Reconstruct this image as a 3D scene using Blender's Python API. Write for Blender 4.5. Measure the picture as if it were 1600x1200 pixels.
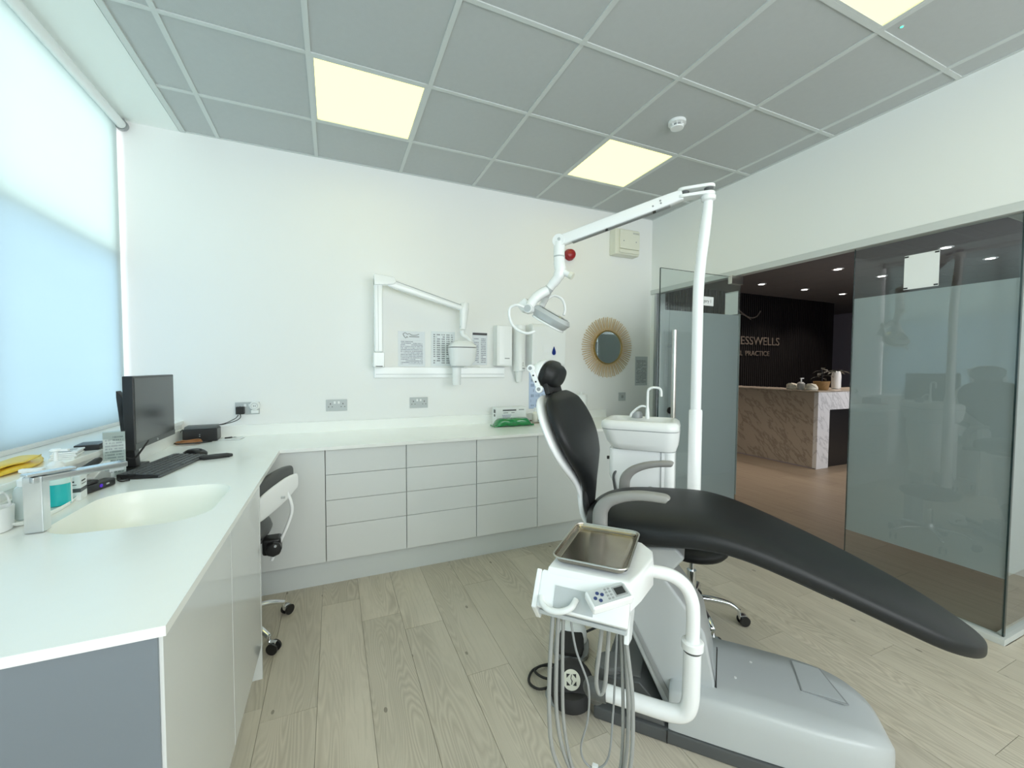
import bpy, bmesh, math, random
from mathutils import Vector, Matrix
random.seed(7)
D = bpy.data
for o in list(D.objects): D.objects.remove(o, do_unlink=True)
SC = bpy.context.scene
COL = SC.collection
PI = math.pi

# ------------------------------------------------------------------ camera
CAM = Vector((0.0978, -3.4021, 1.3747)); YAW, PITCH, ROLL, FPX = 0.4097, -0.0389, 0.0047, 641.995
_f = Vector((math.sin(YAW)*math.cos(PITCH), math.cos(YAW)*math.cos(PITCH), math.sin(PITCH)))
_r = Vector((math.cos(YAW), -math.sin(YAW), 0)); _u = _r.cross(_f)
_rr = _r*math.cos(ROLL) + _u*math.sin(ROLL); _uu = -_r*math.sin(ROLL) + _u*math.cos(ROLL)
cd = D.cameras.new('camera'); cam = D.objects.new('camera', cd); COL.objects.link(cam)
cd.sensor_width = 36; cd.lens = FPX*36/1600; cd.clip_start = 0.02; cd.clip_end = 100
cam.matrix_world = Matrix(((_rr.x, _uu.x, -_f.x, CAM.x), (_rr.y, _uu.y, -_f.y, CAM.y), (_rr.z, _uu.z, -_f.z, CAM.z), (0, 0, 0, 1)))
SC.camera = cam

# ------------------------------------------------------------------ daylight and exposure
W = D.worlds.new('daylight'); SC.world = W; W.use_nodes = True
bg = W.node_tree.nodes['Background']
SKY = 5.5
bg.inputs[0].default_value = (0.985, 0.985, 1.0, 1); bg.inputs[1].default_value = SKY
SC.view_settings.view_transform = 'Standard'; SC.view_settings.look = 'None'
SC.view_settings.exposure = 0.0; SC.view_settings.gamma = 1.0
SC.view_settings.use_curve_mapping = False
SC.cycles.max_bounces = 11; SC.cycles.diffuse_bounces = 8; SC.cycles.glossy_bounces = 5
SC.cycles.transparent_max_bounces = 16; SC.cycles.transmission_bounces = 8
SC.cycles.caustics_reflective = False; SC.cycles.caustics_refractive = False
SC.cycles.sample_clamp_indirect = 6.0

# ------------------------------------------------------------------ mesh helpers
class MB:
    def __init__(s): s.v = []; s.f = []
    def add(s, vs, fs):
        k = len(s.v); s.v += [tuple(p) for p in vs]; s.f += [tuple(i+k for i in f) for f in fs]; return s
    def box(s, x0, x1, y0, y1, z0, z1):
        v = [(x, y, z) for z in (z0, z1) for y in (y0, y1) for x in (x0, x1)]
        return s.add(v, [(0,2,3,1),(4,5,7,6),(0,1,5,4),(2,6,7,3),(0,4,6,2),(1,3,7,5)])
    def obox(s, c, ax, ay, az, hx, hy, hz):
        c = Vector(c); ax, ay, az = Vector(ax), Vector(ay), Vector(az)
        v = [c+ax*hx*i+ay*hy*j+az*hz*k for k in (-1,1) for j in (-1,1) for i in (-1,1)]
        return s.add(v, [(0,2,3,1),(4,5,7,6),(0,1,5,4),(2,6,7,3),(0,4,6,2),(1,3,7,5)])
    def rings(s, rs, cap=True, closed=False):
        n = len(rs[0]); vs = [p for r in rs for p in r]; fs = []
        m = len(rs)
        for i in range(m if closed else m-1):
            a = i*n; b = ((i+1) % m)*n
            for j in range(n):
                k = (j+1) % n; fs.append((a+j, a+k, b+k, b+j))
        if cap and not closed: fs += [tuple(range(n))[::-1], tuple((m-1)*n+j for j in range(n))]
        return s.add(vs, fs)
    def cyl(s, p0, p1, r0, r1=None, n=20, cap=True): return s.tube([p0, p1], [r0, r0 if r1 is None else r1], n, cap)
    def tube(s, pts, r, n=12, cap=True, closed=False, flat=None):
        pts = [Vector(p) for p in pts]; m = len(pts)
        R = r if isinstance(r, (list, tuple)) else [r]*m
        rs = []; up = None
        for i, p in enumerate(pts):
            if closed: t = pts[(i+1) % m]-pts[i-1]
            else: t = (pts[min(i+1, m-1)]-pts[max(i-1, 0)])
            t.normalize()
            if up is None:
                up = Vector((0,0,1)) if abs(t.z) < .9 else Vector((1,0,0))
            a = t.cross(up)
            if a.length < 1e-5: a = t.cross(Vector((0,1,0)))
            a.normalize(); b = a.cross(t); up = b
            fl = flat or 1.0
            rs.append([p+(a*math.cos(2*PI*j/n)+b*math.sin(2*PI*j/n)*fl)*R[i] for j in range(n)])
        return s.rings(rs, cap, closed)
    def lathe(s, prof, c=(0,0,0), n=24, axis='z', sx=1, sy=1):
        c = Vector(c); rs = []
        for r, h in prof:
            ring = []
            for j in range(n):
                a = 2*PI*j/n; x, y = r*math.cos(a)*sx, r*math.sin(a)*sy
                ring.append(c+Vector({'z': (x, y, h), 'y': (x, -h, y), 'x': (h, x, y)}[axis]))
            rs.append(ring)
        return s.rings(rs)
    def prism(s, poly, axis, lo, hi):
        n = len(poly)
        def P(a, b, t): return {'y': (a, t, b), 'x': (t, a, b), 'z': (a, b, t)}[axis]
        vs = [P(a, b, lo) for a, b in poly]+[P(a, b, hi) for a, b in poly]
        fs = [tuple(range(n))[::-1], tuple(range(n, 2*n))]+[(i, (i+1) % n, n+(i+1) % n, n+i) for i in range(n)]
        return s.add(vs, fs)
    def quad(s, a, b, c, d): return s.add([a, b, c, d], [(0,1,2,3)])

def cr(pts, n):
    pts = [tuple(p) for p in pts]; out = []; m = len(pts)
    for i in range(m-1):
        p0, p1, p2, p3 = pts[max(i-1,0)], pts[i], pts[i+1], pts[min(i+2, m-1)]
        for k in range(n):
            t = k/n
            out.append(tuple(.5*((2*b)+(-a+c)*t+(2*a-5*b+4*c-d)*t*t+(-a+3*b-3*c+d)*t**3) for a, b, c, d in zip(p0, p1, p2, p3)))
    out.append(pts[-1]); return out
def rrect(x0, x1, y0, y1, r, n=5):
    out = []
    for cx, cy, a0 in ((x1-r, y1-r, 0), (x0+r, y1-r, 90), (x0+r, y0+r, 180), (x1-r, y0+r, 270)):
        for k in range(n+1):
            a = math.radians(a0+90*k/n); out.append((cx+r*math.cos(a), cy+r*math.sin(a)))
    return out
def sup(w, h, p=3.0, n=24):
    out = []
    for j in range(n):
        a = 2*PI*j/n; c, s_ = math.cos(a), math.sin(a)
        out.append((w*math.copysign(abs(c)**(2/p), c), h*math.copysign(abs(s_)**(2/p), s_)))
    return out

def mesh_of(mb, bevel=0, seg=2, angle=35, smooth=True, ba=30):
    bm = bmesh.new()
    vs = [bm.verts.new(p) for p in mb.v]
    for f in mb.f:
        try: bm.faces.new([vs[i] for i in f])
        except ValueError: pass
    bmesh.ops.recalc_face_normals(bm, faces=bm.faces)
    if bevel:
        ed = [e for e in bm.edges if len(e.link_faces) == 2 and e.calc_face_angle(0) > math.radians(ba)]
        bmesh.ops.bevel(bm, geom=ed, offset=bevel, segments=seg, profile=.5, affect='EDGES', clamp_overlap=True)
    me = D.meshes.new('mesh'); bm.to_mesh(me); bm.free()
    if smooth:
        me.polygons.foreach_set('use_smooth', [True]*len(me.polygons)); me.set_sharp_from_angle(angle=math.radians(angle))
    return me
def link(name, me, mat, parent=None):
    vs = me.vertices
    if len(vs):
        lo = [min(v.co[i] for v in vs) for i in range(3)]; hi = [max(v.co[i] for v in vs) for i in range(3)]
        c = Vector([(a+b)/2 for a, b in zip(lo, hi)])
        if parent is None: c.z = lo[2]
        me.transform(Matrix.Translation(-c))
    else: c = Vector((0,0,0))
    o = D.objects.new(name, me); COL.objects.link(o); me.name = name
    o.location = c
    if parent is not None:
        o.parent = parent
        if parent.type != 'EMPTY': o.location = c-parent_off(parent)
    if mat is not None: me.materials.append(mat)
    return o
def parent_off(p):
    v = Vector(p.location)
    while p.parent is not None and p.parent.type != 'EMPTY':
        p = p.parent; v += Vector(p.location)
    return v
def part(name, mb, mat, parent=None, bevel=0, seg=2, angle=35, label=None, smooth=True, ba=30):
    o = link(name, mesh_of(mb, bevel, seg, angle, smooth, ba), mat, parent)
    if label: o['label'] = label
    if bevel:
        wm = o.modifiers.new('normals', 'WEIGHTED_NORMAL'); wm.keep_sharp = True
    return o
def thing(name, label, cat, loc=(0,0,0), rz=0, group=None):
    o = D.objects.new(name, None); COL.objects.link(o); o.empty_display_size = .1
    o.location = loc; o.rotation_euler = (0, 0, rz); o['label'] = label; o['category'] = cat
    if group: o['group'] = group
    return o
def tag(o, label, cat, group=None):
    o['label'] = label; o['category'] = cat
    if group: o['group'] = group
    return o
def struct(o, label=None):
    o['kind'] = 'structure'
    if label: o['label'] = label
    return o
def clone(o, parent=None):
    c = o.copy(); COL.objects.link(c); c.parent = parent
    for ch in [x for x in D.objects if x.parent == o]: clone(ch, c)
    return c
def text_mb(body, size, align='CENTER', extrude=.001):
    cu = D.curves.new('t', 'FONT'); cu.body = body; cu.size = size; cu.extrude = extrude; cu.align_x = align; cu.align_y = 'CENTER'; cu.resolution_u = 3
    ob = D.objects.new('t', cu); COL.objects.link(ob)
    dg = bpy.context.evaluated_depsgraph_get(); me = D.meshes.new_from_object(ob.evaluated_get(dg))
    D.objects.remove(ob, do_unlink=True); D.curves.remove(cu)
    return me
def text_part(name, body, size, M, mat, parent, extrude=.001):
    me = text_mb(body, size, extrude=extrude); me.transform(M)
    return link(name, me, mat, parent)

# ------------------------------------------------------------------ materials
def newmat(name):
    m = D.materials.new(name); m.use_nodes = True
    nt = m.node_tree; b = nt.nodes['Principled BSDF']; return m, nt, b
def mat(name, col, rough=.5, metal=0.0, spec=.5, coat=0.0, var=.03, vscale=6.0, bump=0.0, bscale=80.0):
    m, nt, b = newmat(name)
    b.inputs['Roughness'].default_value = rough; b.inputs['Metallic'].default_value = metal
    b.inputs['Specular IOR Level'].default_value = spec; b.inputs['Coat Weight'].default_value = coat
    b.inputs['Coat Roughness'].default_value = .05
    tc = nt.nodes.new('ShaderNodeTexCoord'); no = nt.nodes.new('ShaderNodeTexNoise'); no.inputs['Scale'].default_value = vscale
    nt.links.new(tc.outputs['Object'], no.inputs['Vector'])
    mx = nt.nodes.new('ShaderNodeMix'); mx.data_type = 'RGBA'
    mx.inputs[6].default_value = (*[c*(1-var) for c in col], 1); mx.inputs[7].default_value = (*[min(1, c*(1+var)) for c in col], 1)
    nt.links.new(no.outputs['Fac'], mx.inputs[0]); nt.links.new(mx.outputs[2], b.inputs['Base Color'])
    if bump:
        n2 = nt.nodes.new('ShaderNodeTexNoise'); n2.inputs['Scale'].default_value = bscale
        nt.links.new(tc.outputs['Object'], n2.inputs['Vector'])
        bp = nt.nodes.new('ShaderNodeBump'); bp.inputs['Strength'].default_value = bump; bp.inputs['Distance'].default_value = .002
        nt.links.new(n2.outputs['Fac'], bp.inputs['Height']); nt.links.new(bp.outputs['Normal'], b.inputs['Normal'])
    return m
class N:
    """tiny node expression helper"""
    def __init__(s, nt): s.nt = nt
    def node(s, t, **kw):
        n = s.nt.nodes.new(t)
        for k, v in kw.items(): setattr(n, k, v)
        return n
    def m(s, op, a, b=None, c=None):
        n = s.node('ShaderNodeMath', operation=op)
        for i, x in enumerate((a, b, c)):
            if x is None: continue
            if isinstance(x, (int, float)): n.inputs[i].default_value = x
            else: s.nt.links.new(x, n.inputs[i])
        return n.outputs[0]
    def mix(s, f, a, b):
        n = s.node('ShaderNodeMix', data_type='RGBA')
        for i, x in ((0, f), (6, a), (7, b)):
            if isinstance(x, (int, float)): n.inputs[i].default_value = x
            elif isinstance(x, tuple): n.inputs[i].default_value = (*x, 1)
            else: s.nt.links.new(x, n.inputs[i])
        return n.outputs[2]
    def xyz(s, v):
        n = s.node('ShaderNodeSeparateXYZ'); s.nt.links.new(v, n.inputs[0]); return n.outputs
    def vec(s, x, y, z):
        n = s.node('ShaderNodeCombineXYZ')
        for i, a in enumerate((x, y, z)):
            if isinstance(a, (int, float)): n.inputs[i].default_value = a
            else: s.nt.links.new(a, n.inputs[i])
        return n.outputs[0]
    def noise(s, v, scale, detail=2.0, rough=.5):
        n = s.node('ShaderNodeTexNoise'); n.inputs['Scale'].default_value = scale; n.inputs['Detail'].default_value = detail; n.inputs['Roughness'].default_value = rough
        s.nt.links.new(v, n.inputs['Vector']); return n.outputs['Fac']
def wood_mat():
    m, nt, b = newmat('weathered oak vinyl'); e = N(nt)
    tc = e.node('ShaderNodeTexCoord').outputs['Object']; rnd = e.node('ShaderNodeObjectInfo').outputs['Random']
    x, y, z = e.xyz(tc)
    off = e.m('MULTIPLY', rnd, 37.0)
    v1 = e.vec(e.m('ADD', e.m('MULTIPLY', x, 9.0), off), e.m('ADD', e.m('MULTIPLY', y, 1.15), off), off)
    n1 = e.noise(v1, 1.0, 1.5, .45)
    rings = e.m('ABSOLUTE', e.m('SUBTRACT', e.m('FRACT', e.m('MULTIPLY', n1, 26.0)), .5))   # 0..0.5
    v2 = e.vec(e.m('ADD', e.m('MULTIPLY', x, 110.0), off), e.m('MULTIPLY', y, 3.5), off)
    fine = e.noise(v2, 1.0, 3.0, .6)
    v3 = e.vec(e.m('ADD', x, off), e.m('MULTIPLY', y, .35), off)
    blot = e.noise(v3, 9.0, 2.0, .5)
    msk = e.m('MINIMUM', e.m('MAXIMUM', e.m('MULTIPLY', e.m('SUBTRACT', e.noise(e.vec(e.m('ADD', e.m('MULTIPLY', x, 5.0), off), e.m('MULTIPLY', y, .8), e.m('MULTIPLY', off, 1.7)), 1.0, 1.0), .40), 5.0), .12), 1.0)
    lines = e.m('MULTIPLY', e.m('MULTIPLY', e.m('SUBTRACT', .5, rings), 1.7), msk)
    c = e.mix(lines, (.66, .60, .50), (.44, .39, .31))
    c = e.mix(e.m('MULTIPLY', e.m('GREATER_THAN', fine, .58), .28), c, (.45, .415, .33))
    c = e.mix(e.m('MULTIPLY', e.m('SUBTRACT', blot, .35), .75), c, (.45, .42, .345))
    c = e.mix(e.m('MULTIPLY', rnd, .38), c, (.40, .37, .30))
    vo = e.node('ShaderNodeTexVoronoi'); vo.inputs['Scale'].default_value = 1.0
    nt.links.new(e.vec(e.m('ADD', e.m('MULTIPLY', x, 9.0), off), e.m('ADD', e.m('MULTIPLY', y, 4.5), off), 0), vo.inputs['Vector'])
    knot = e.m('LESS_THAN', vo.outputs['Distance'], .065)
    c = e.mix(e.m('MULTIPLY', knot, .55), c, (.085, .07, .05))
    nt.links.new(c, b.inputs['Base Color']); b.inputs['Roughness'].default_value = .42; b.inputs['Specular IOR Level'].default_value = .35
    bp = e.node('ShaderNodeBump'); bp.inputs['Strength'].default_value = .12; bp.inputs['Distance'].default_value = .001
    nt.links.new(fine, bp.inputs['Height']); nt.links.new(bp.outputs['Normal'], b.inputs['Normal'])
    return m
def recep_floor_mat():
    m, nt, b = newmat('brown reception floor'); e = N(nt)
    tc = e.node('ShaderNodeTexCoord').outputs['Object']; x, y, z = e.xyz(tc)
    col = e.m('FLOOR', e.m('DIVIDE', x, .2)); fr = e.m('FRACT', e.m('DIVIDE', x, .2))
    yy = e.m('ADD', y, e.m('MULTIPLY', e.m('FRACT', e.m('MULTIPLY', col, .377)), 1.22))
    row = e.m('FLOOR', e.m('DIVIDE', yy, 1.22)); fy = e.m('FRACT', e.m('DIVIDE', yy, 1.22))
    wn = e.node('ShaderNodeTexWhiteNoise', noise_dimensions='2D'); nt.links.new(e.vec(col, row, 0), wn.inputs['Vector'])
    g = e.noise(e.vec(e.m('MULTIPLY', x, 30.0), e.m('MULTIPLY', y, 2.0), col), 1.0, 3.0)
    c = e.mix(g, (.20, .16, .115), (.33, .275, .205)); c = e.mix(e.m('MULTIPLY', wn.outputs['Value'], .4), c, (.19, .15, .11))
    gap = e.m('MAXIMUM', e.m('LESS_THAN', fr, .02), e.m('LESS_THAN', fy, .004))
    c = e.mix(e.m('MULTIPLY', gap, .5), c, (.08, .06, .045))
    nt.links.new(c, b.inputs['Base Color']); b.inputs['Roughness'].default_value = .4; return m
def marble_mat(name, base, vein, sg=-1.0):
    m, nt, b = newmat(name); e = N(nt)
    tc = e.node('ShaderNodeTexCoord').outputs['Object']; x, y, z = e.xyz(tc)
    zz = e.m('MULTIPLY', z, sg)
    s = e.m('ADD', e.m('ADD', x, y), e.m('MULTIPLY', zz, .9)); t = e.m('SUBTRACT', e.m('ADD', x, y), zz)
    w = e.noise(e.vec(e.m('MULTIPLY', s, 2.4), e.m('MULTIPLY', t, .75), 0), 1.6, 5.0, .62)
    v = e.m('SUBTRACT', 1.0, e.m('MULTIPLY', e.m('ABSOLUTE', e.m('SUBTRACT', w, .5)), 26.0)); v = e.m('MAXIMUM', v, 0.0)
    w2 = e.noise(tc, 3.0, 4.0)
    c = e.mix(e.m('MULTIPLY', v, .55), e.mix(w2, base, tuple(k*.9 for k in base)), vein)
    nt.links.new(c, b.inputs['Base Color']); b.inputs['Roughness'].default_value = .25; return m
def glass_mat(name, tint, refl=1.0):
    m, nt, b = newmat(name); nt.nodes.remove(b); e = N(nt)
    tr = e.node('ShaderNodeBsdfTransparent'); tr.inputs[0].default_value = (*tint, 1)
    gl = e.node('ShaderNodeBsdfGlossy'); gl.inputs['Roughness'].default_value = .0; gl.inputs[0].default_value = (1, 1, 1, 1)
    fr = e.node('ShaderNodeFresnel'); fr.inputs[0].default_value = 1.5
    mx = e.node('ShaderNodeMixShader'); geo = e.node('ShaderNodeNewGeometry')
    front = e.m('SUBTRACT', 1.0, geo.outputs['Backfacing'])
    nt.links.new(e.m('MULTIPLY', front, e.m('MINIMUM', e.m('MULTIPLY', fr.outputs[0], refl), 1.0)), mx.inputs[0])
    nt.links.new(tr.outputs[0], mx.inputs[1]); nt.links.new(gl.outputs[0], mx.inputs[2])
    nt.links.new(mx.outputs[0], nt.nodes['Material Output'].inputs[0]); return m
def film_mat(name, diff, trans, clear):
    m, nt, b = newmat(name); nt.nodes.remove(b); e = N(nt)
    d = e.node('ShaderNodeBsdfDiffuse'); d.inputs[0].default_value = (*diff, 1)
    t = e.node('ShaderNodeBsdfTranslucent'); t.inputs[0].default_value = (*trans, 1)
    a = e.node('ShaderNodeAddShader'); nt.links.new(d.outputs[0], a.inputs[0]); nt.links.new(t.outputs[0], a.inputs[1])
    tr = e.node('ShaderNodeBsdfTransparent'); mx = e.node('ShaderNodeMixShader'); mx.inputs[0].default_value = clear
    nt.links.new(a.outputs[0], mx.inputs[1]); nt.links.new(tr.outputs[0], mx.inputs[2])
    nt.links.new(mx.outputs[0], nt.nodes['Material Output'].inputs[0]); return m
def fabric_mat(name, diff, trans):
    m, nt, b = newmat(name); nt.nodes.remove(b); e = N(nt)
    tc = e.node('ShaderNodeTexCoord').outputs['Object']; x, y, z = e.xyz(tc)
    sl = e.noise(e.vec(0, e.m('MULTIPLY', y, 1.2), e.m('MULTIPLY', z, 9.0)), 1.0, 2.0)
    d = e.node('ShaderNodeBsdfDiffuse'); d.inputs[0].default_value = (*diff, 1)
    t = e.node('ShaderNodeBsdfTranslucent'); nt.links.new(e.mix(sl, tuple(k*.94 for k in trans), trans), t.inputs[0])
    a = e.node('ShaderNodeAddShader'); nt.links.new(d.outputs[0], a.inputs[0]); nt.links.new(t.outputs[0], a.inputs[1])
    nt.links.new(a.outputs[0], nt.nodes['Material Output'].inputs[0]); return m
def emit_mat(name, col, strength):
    m, nt, b = newmat(name); b.inputs['Base Color'].default_value = (.02, .02, .02, 1)
    b.inputs['Specular IOR Level'].default_value = .1; b.inputs['Emission Color'].default_value = (*col, 1); b.inputs['Emission Strength'].default_value = strength; return m
def print_mat(name, paper, ink, w, h, lines, cols=0, dens=.46, head=0.0, axis='x'):
    """paper with rows of small print (object coordinates, sheet centred)"""
    m, nt, b = newmat(name); e = N(nt)
    tc = e.node('ShaderNodeTexCoord').outputs['Object']; x, y, z = e.xyz(tc)
    if axis == 'y': x = y
    r = e.m('MULTIPLY', e.m('ADD', e.m('DIVIDE', z, h), .5), float(lines)); fr = e.m('FRACT', r); row = e.m('FLOOR', r)
    n = e.noise(e.vec(e.m('MULTIPLY', x, 230.0), e.m('MULTIPLY', row, 7.31), 0), 1.0, 1.0)
    ln = e.noise(e.vec(e.m('MULTIPLY', x, 9.0), e.m('MULTIPLY', row, 3.17), 5.0), 1.0, 0.0)
    mask = e.m('MULTIPLY', e.m('LESS_THAN', e.m('ABSOLUTE', e.m('SUBTRACT', fr, .5)), .27), e.m('GREATER_THAN', n, dens))
    mask = e.m('MULTIPLY', mask, e.m('GREATER_THAN', ln, .36))
    mask = e.m('MULTIPLY', mask, e.m('LESS_THAN', e.m('ABSOLUTE', x), w*.41))
    top = .5-head
    mask = e.m('MULTIPLY', mask, e.m('LESS_THAN', z, h*(top-.06))); mask = e.m('MULTIPLY', mask, e.m('GREATER_THAN', z, -h*.43))
    if cols:
        fc = e.m('FRACT', e.m('MULTIPLY', e.m('ADD', e.m('DIVIDE', x, w), .5), float(cols)))
        mask = e.m('MULTIPLY', mask, e.m('LESS_THAN', e.m('ABSOLUTE', e.m('SUBTRACT', fc, .5)), .36))
    nt.links.new(e.mix(e.m('MULTIPLY', mask, .8), paper, ink), b.inputs['Base Color']); b.inputs['Roughness'].default_value = .35
    return m

WALL = mat('white matt wall paint', (.875, .88, .875), .75, spec=.25, var=.01, vscale=2, bump=.03, bscale=250)
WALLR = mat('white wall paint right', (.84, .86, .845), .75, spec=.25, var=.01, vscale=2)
TILE = mat('mineral ceiling tile', (.49, .51, .51), .85, spec=.2, var=.03, vscale=30, bump=.25, bscale=400)
TEE = mat('ceiling grid white', (.60, .63, .62), .5, var=.01)
MARGIN = mat('plasterboard margin', (.82, .86, .84), .8, var=.01)
GAP = mat('dark shadow gap', (.04, .045, .045), .8)
SUBF = mat('dark joint screed', (.24, .215, .17), .8)
WOOD = wood_mat()
RFLOOR = recep_floor_mat()
GLOSSW = mat('white gloss lacquer', (.73, .755, .75), .10, spec=.5, coat=.35, var=.01)
CARC = mat('grey white carcass', (.60, .63, .63), .35, var=.01)
SOLID = mat('white solid surface', (.93, .945, .92), .22, spec=.5, var=.008, vscale=20)
BASIN = mat('cream solid surface basin', (.90, .91, .85), .28, var=.01)
PLINTH = mat('white plinth board', (.66, .70, .70), .3, var=.01)
CHROME = mat('chrome', (.80, .82, .84), .12, 1.0, var=.02)
TAPM = mat('satin chrome tap', (.66, .68, .70), .24, 1.0, var=.05, vscale=25)
BRUSH = mat('brushed steel', (.62, .60, .55), .28, 1.0, var=.06, vscale=30)
STEEL = mat('worn steel tray', (.47, .42, .345), .22, 1.0, var=.12, vscale=18)
ALU = mat('aluminium channel', (.55, .58, .58), .35, .8, var=.02)
WPLAS = mat('white plastic', (.83, .85, .85), .28, spec=.5, var=.01)
WMET = mat('white enamelled metal', (.89, .91, .92), .22, spec=.5, coat=.3, var=.01)
CREAM = mat('cream plastic', (.78, .78, .68), .4, var=.02)
LGREY = mat('light grey plastic', (.50, .53, .54), .3, spec=.5, var=.015)
MGREY = mat('mid grey plastic', (.30, .315, .32), .38, var=.02)
DGREY = mat('dark grey plastic', (.085, .092, .095), .42, var=.04)
CHAR = mat('charcoal plastic', (.115, .12, .12), .42, var=.04)
ARMG = mat('taupe grey armrest', (.30, .295, .28), .4, var=.02)
BLACK = mat('black plastic', (.012, .012, .013), .35, var=.1)
BLACKM = mat('black matt rubber', (.018, .018, .019), .6, var=.1)
LEATHER = mat('black upholstery', (.013, .0145, .0155), .44, spec=.32, var=.06, bump=.15, bscale=900)
LEATHG = mat('dark grey upholstery', (.10, .105, .105), .45, var=.05)
HOSE = mat('grey hose', (.33, .34, .33), .45, var=.03)
SCREEN = mat('switched off screen', (.035, .037, .037), .18, spec=.5, var=.02)
GOLD = mat('gilt ring', (.42, .29, .10), .35, .8, var=.1)
RATTAN = mat('rattan sticks', (.62, .47, .28), .55, var=.15, vscale=30)
MIRROR = mat('mirror', (.55, .60, .60), .01, 1.0, var=0)
RED = mat('red plastic', (.32, .008, .012), .3, var=.05)
BLUE = mat('blue drop badge', (.01, .03, .20), .2, var=.05)
GREEN = mat('green wet wipe film', (.01, .22, .06), .18, coat=.5, var=.3, vscale=25)
TEAL = mat('teal liquid', (.02, .50, .52), .2, var=.05)
PALETEAL = mat('pale bottle plastic', (.66, .84, .82), .25, var=.03)
YELLOW = mat('yellow folded plastic', (.80, .56, .05), .4, var=.12, vscale=25)
PAPER = mat('white paper', (.82, .84, .84), .6, var=.02)
ORANGE = mat('orange brown cable', (.35, .15, .05), .45, var=.1)
BLUEGREY = mat('blue grey end panel', (.20, .23, .26), .35, var=.02)
DARKW = mat('black slat wall', (.004, .0036, .004), .6, var=.2)
LETTER = mat('bronze letters', (.22, .19, .16), .4, .3, var=.1)
PURPLE = mat('violet paint', (.07, .065, .12), .7, var=.05)
LILAC = mat('grey lilac paint', (.30, .28, .33), .7, var=.03)
RCEIL = mat('reception ceiling board', (.13, .125, .125), .8, var=.03)
MARB = marble_mat('beige marble', (.50, .45, .38), (.20, .17, .14))
MARBW = marble_mat('white marble', (.86, .88, .90), (.42, .44, .46), 1.0)
GLASS = glass_mat('clear glass', (.88, .91, .91), 1.8)
GLEDGE = mat('dark green glass edge', (.02, .035, .035), .1, var=.05)
FROST = film_mat('frosted film', (.40, .425, .43), (.14, .15, .15), .06)
PANE = glass_mat('window pane', (.97, 1.0, 1.0), 1.0)
PANEB = glass_mat('pane tinted to dim lower blind', (.74, .83, .93), 1.0)  # tint added to make the lower part of the blind bluer and dimmer
BLIND = fabric_mat('white blind fabric', (.30, .31, .31), (.168, .220, .213))
# ================================================================== THE SETTING
ZC = 2.916; XR = 3.162; XB = 4.30; YC = -2.535; YF = -5.0; XWL = -1.14; XS = -.83; ZS = 1.012
# floor with planks
fl = struct(part('floor', MB().box(-.86, XR+.14, YF, .0, -.06, -.004).box(XR+.14, XB, YF, YC-.02, -.06, -.004), SUBF), 'weathered grey oak plank floor')
PW, PLN = .2025, 1.22
plank_me = {}
ends = {-1: -1.61, 0: -.85, 1: -1.09, 2: -1.25, 3: -1.69, 4: -.95, 5: -1.42, 6: -.72, 7: -1.2, 8: -1.75}
def plank_mesh(w, l):
    k = (round(w, 3), round(l, 3))
    if k not in plank_me:
        me = mesh_of(MB().box(-w/2, w/2, -l/2, l/2, -.004, 0), smooth=False); me.materials.append(WOOD); plank_me[k] = me
    return plank_me[k]
c = -5
while .022+PW*c < XB:
    x0 = .022+PW*c; x1 = x0+PW
    lim_lo, lim_hi = YF, 0.0
    a, b_ = max(x0, -.86), min(x1, XB)
    if x0 >= XR+.10: lim_hi = YC-.02
    elif x1 > XR+.14: b_ = XR+.12
    e0 = ends.get(c, -(.6+((c*0.618) % 1)*1.22))
    y = e0+PLN*math.ceil((0-e0)/PLN)
    while y > lim_lo and b_-a > .02:
        y0 = max(y-PLN, lim_lo); y1 = min(y, lim_hi)
        if y1-y0 > .02:
            o = D.objects.new('plank', plank_mesh(b_-a-.0016, y1-y0-.0016)); COL.objects.link(o)
            o.parent = fl; o.location = Vector(((a+b_)/2, (y0+y1)/2, 0))-Vector(fl.location)
        y -= PLN
    c += 1
# back wall, left wall with window recess, front and side walls
struct(part('wall_back', MB().box(XWL-.1, XR+.14, 0, .14, -.06, 3.0), WALL), 'white back wall')
struct(part('wall_left', MB().box(-1.22, -.842, YF, -.001, -.06, .985).box(-1.22, -.842, YF, -4.55, .985, 3.0).box(-1.22, -1.14, -4.55, 0, 2.88, 3.0), WALL), 'white wall under the window')
struct(part('window_sill', MB().box(-1.16, XS, -4.54, -.002, .988, ZS), SOLID, bevel=.003), 'white window sill board')
struct(part('wall_front', MB().box(-1.3, -.5, YF-.12, YF, -.06, 3.0).box(3.5, XB+.1, YF-.12, YF, -.06, 3.0).box(-.5, 3.5, YF-.12, YF, -.06, .95).box(-.5, 3.5, YF-.12, YF, 2.8, 3.0), WALL), 'white front wall around the added window')
w5 = struct(thing('added_window_5', 'added unseen window in the front wall, daylight fill from behind the viewpoint', 'window', (1.5, YF-.08, .95))); del w5['category']  # added out of view to brighten the room from the front
mb = MB().box(-2, 2, -.03, .03, 0, .05).box(-2, 2, -.03, .03, 1.8, 1.85)
for x in (-2, -.69, .64, 1.95): mb.box(x, x+.05, -.03, .03, .05, 1.8)
part('frame', mb, WPLAS, w5)
for x in (-1.95, -.64, .69): part('pane', MB().box(x, x+1.26, -.004, .004, .05, 1.8), PANE, w5)
def portal(loc, rot, sx, sy):
    ld = D.lights.new('daylight_portal', 'AREA'); ld.shape = 'RECTANGLE'; ld.size = sx; ld.size_y = sy; ld.cycles.is_portal = True
    o = D.objects.new('daylight_portal', ld); COL.objects.link(o); o.location = loc; o.rotation_euler = rot
portal((1.5, YF-.13, 1.875), (PI/2, 0, 0), 4.0, 1.85)
portal((-1.24, -2.3, 1.95), (0, -PI/2, 0), 1.9, 4.55)
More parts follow.
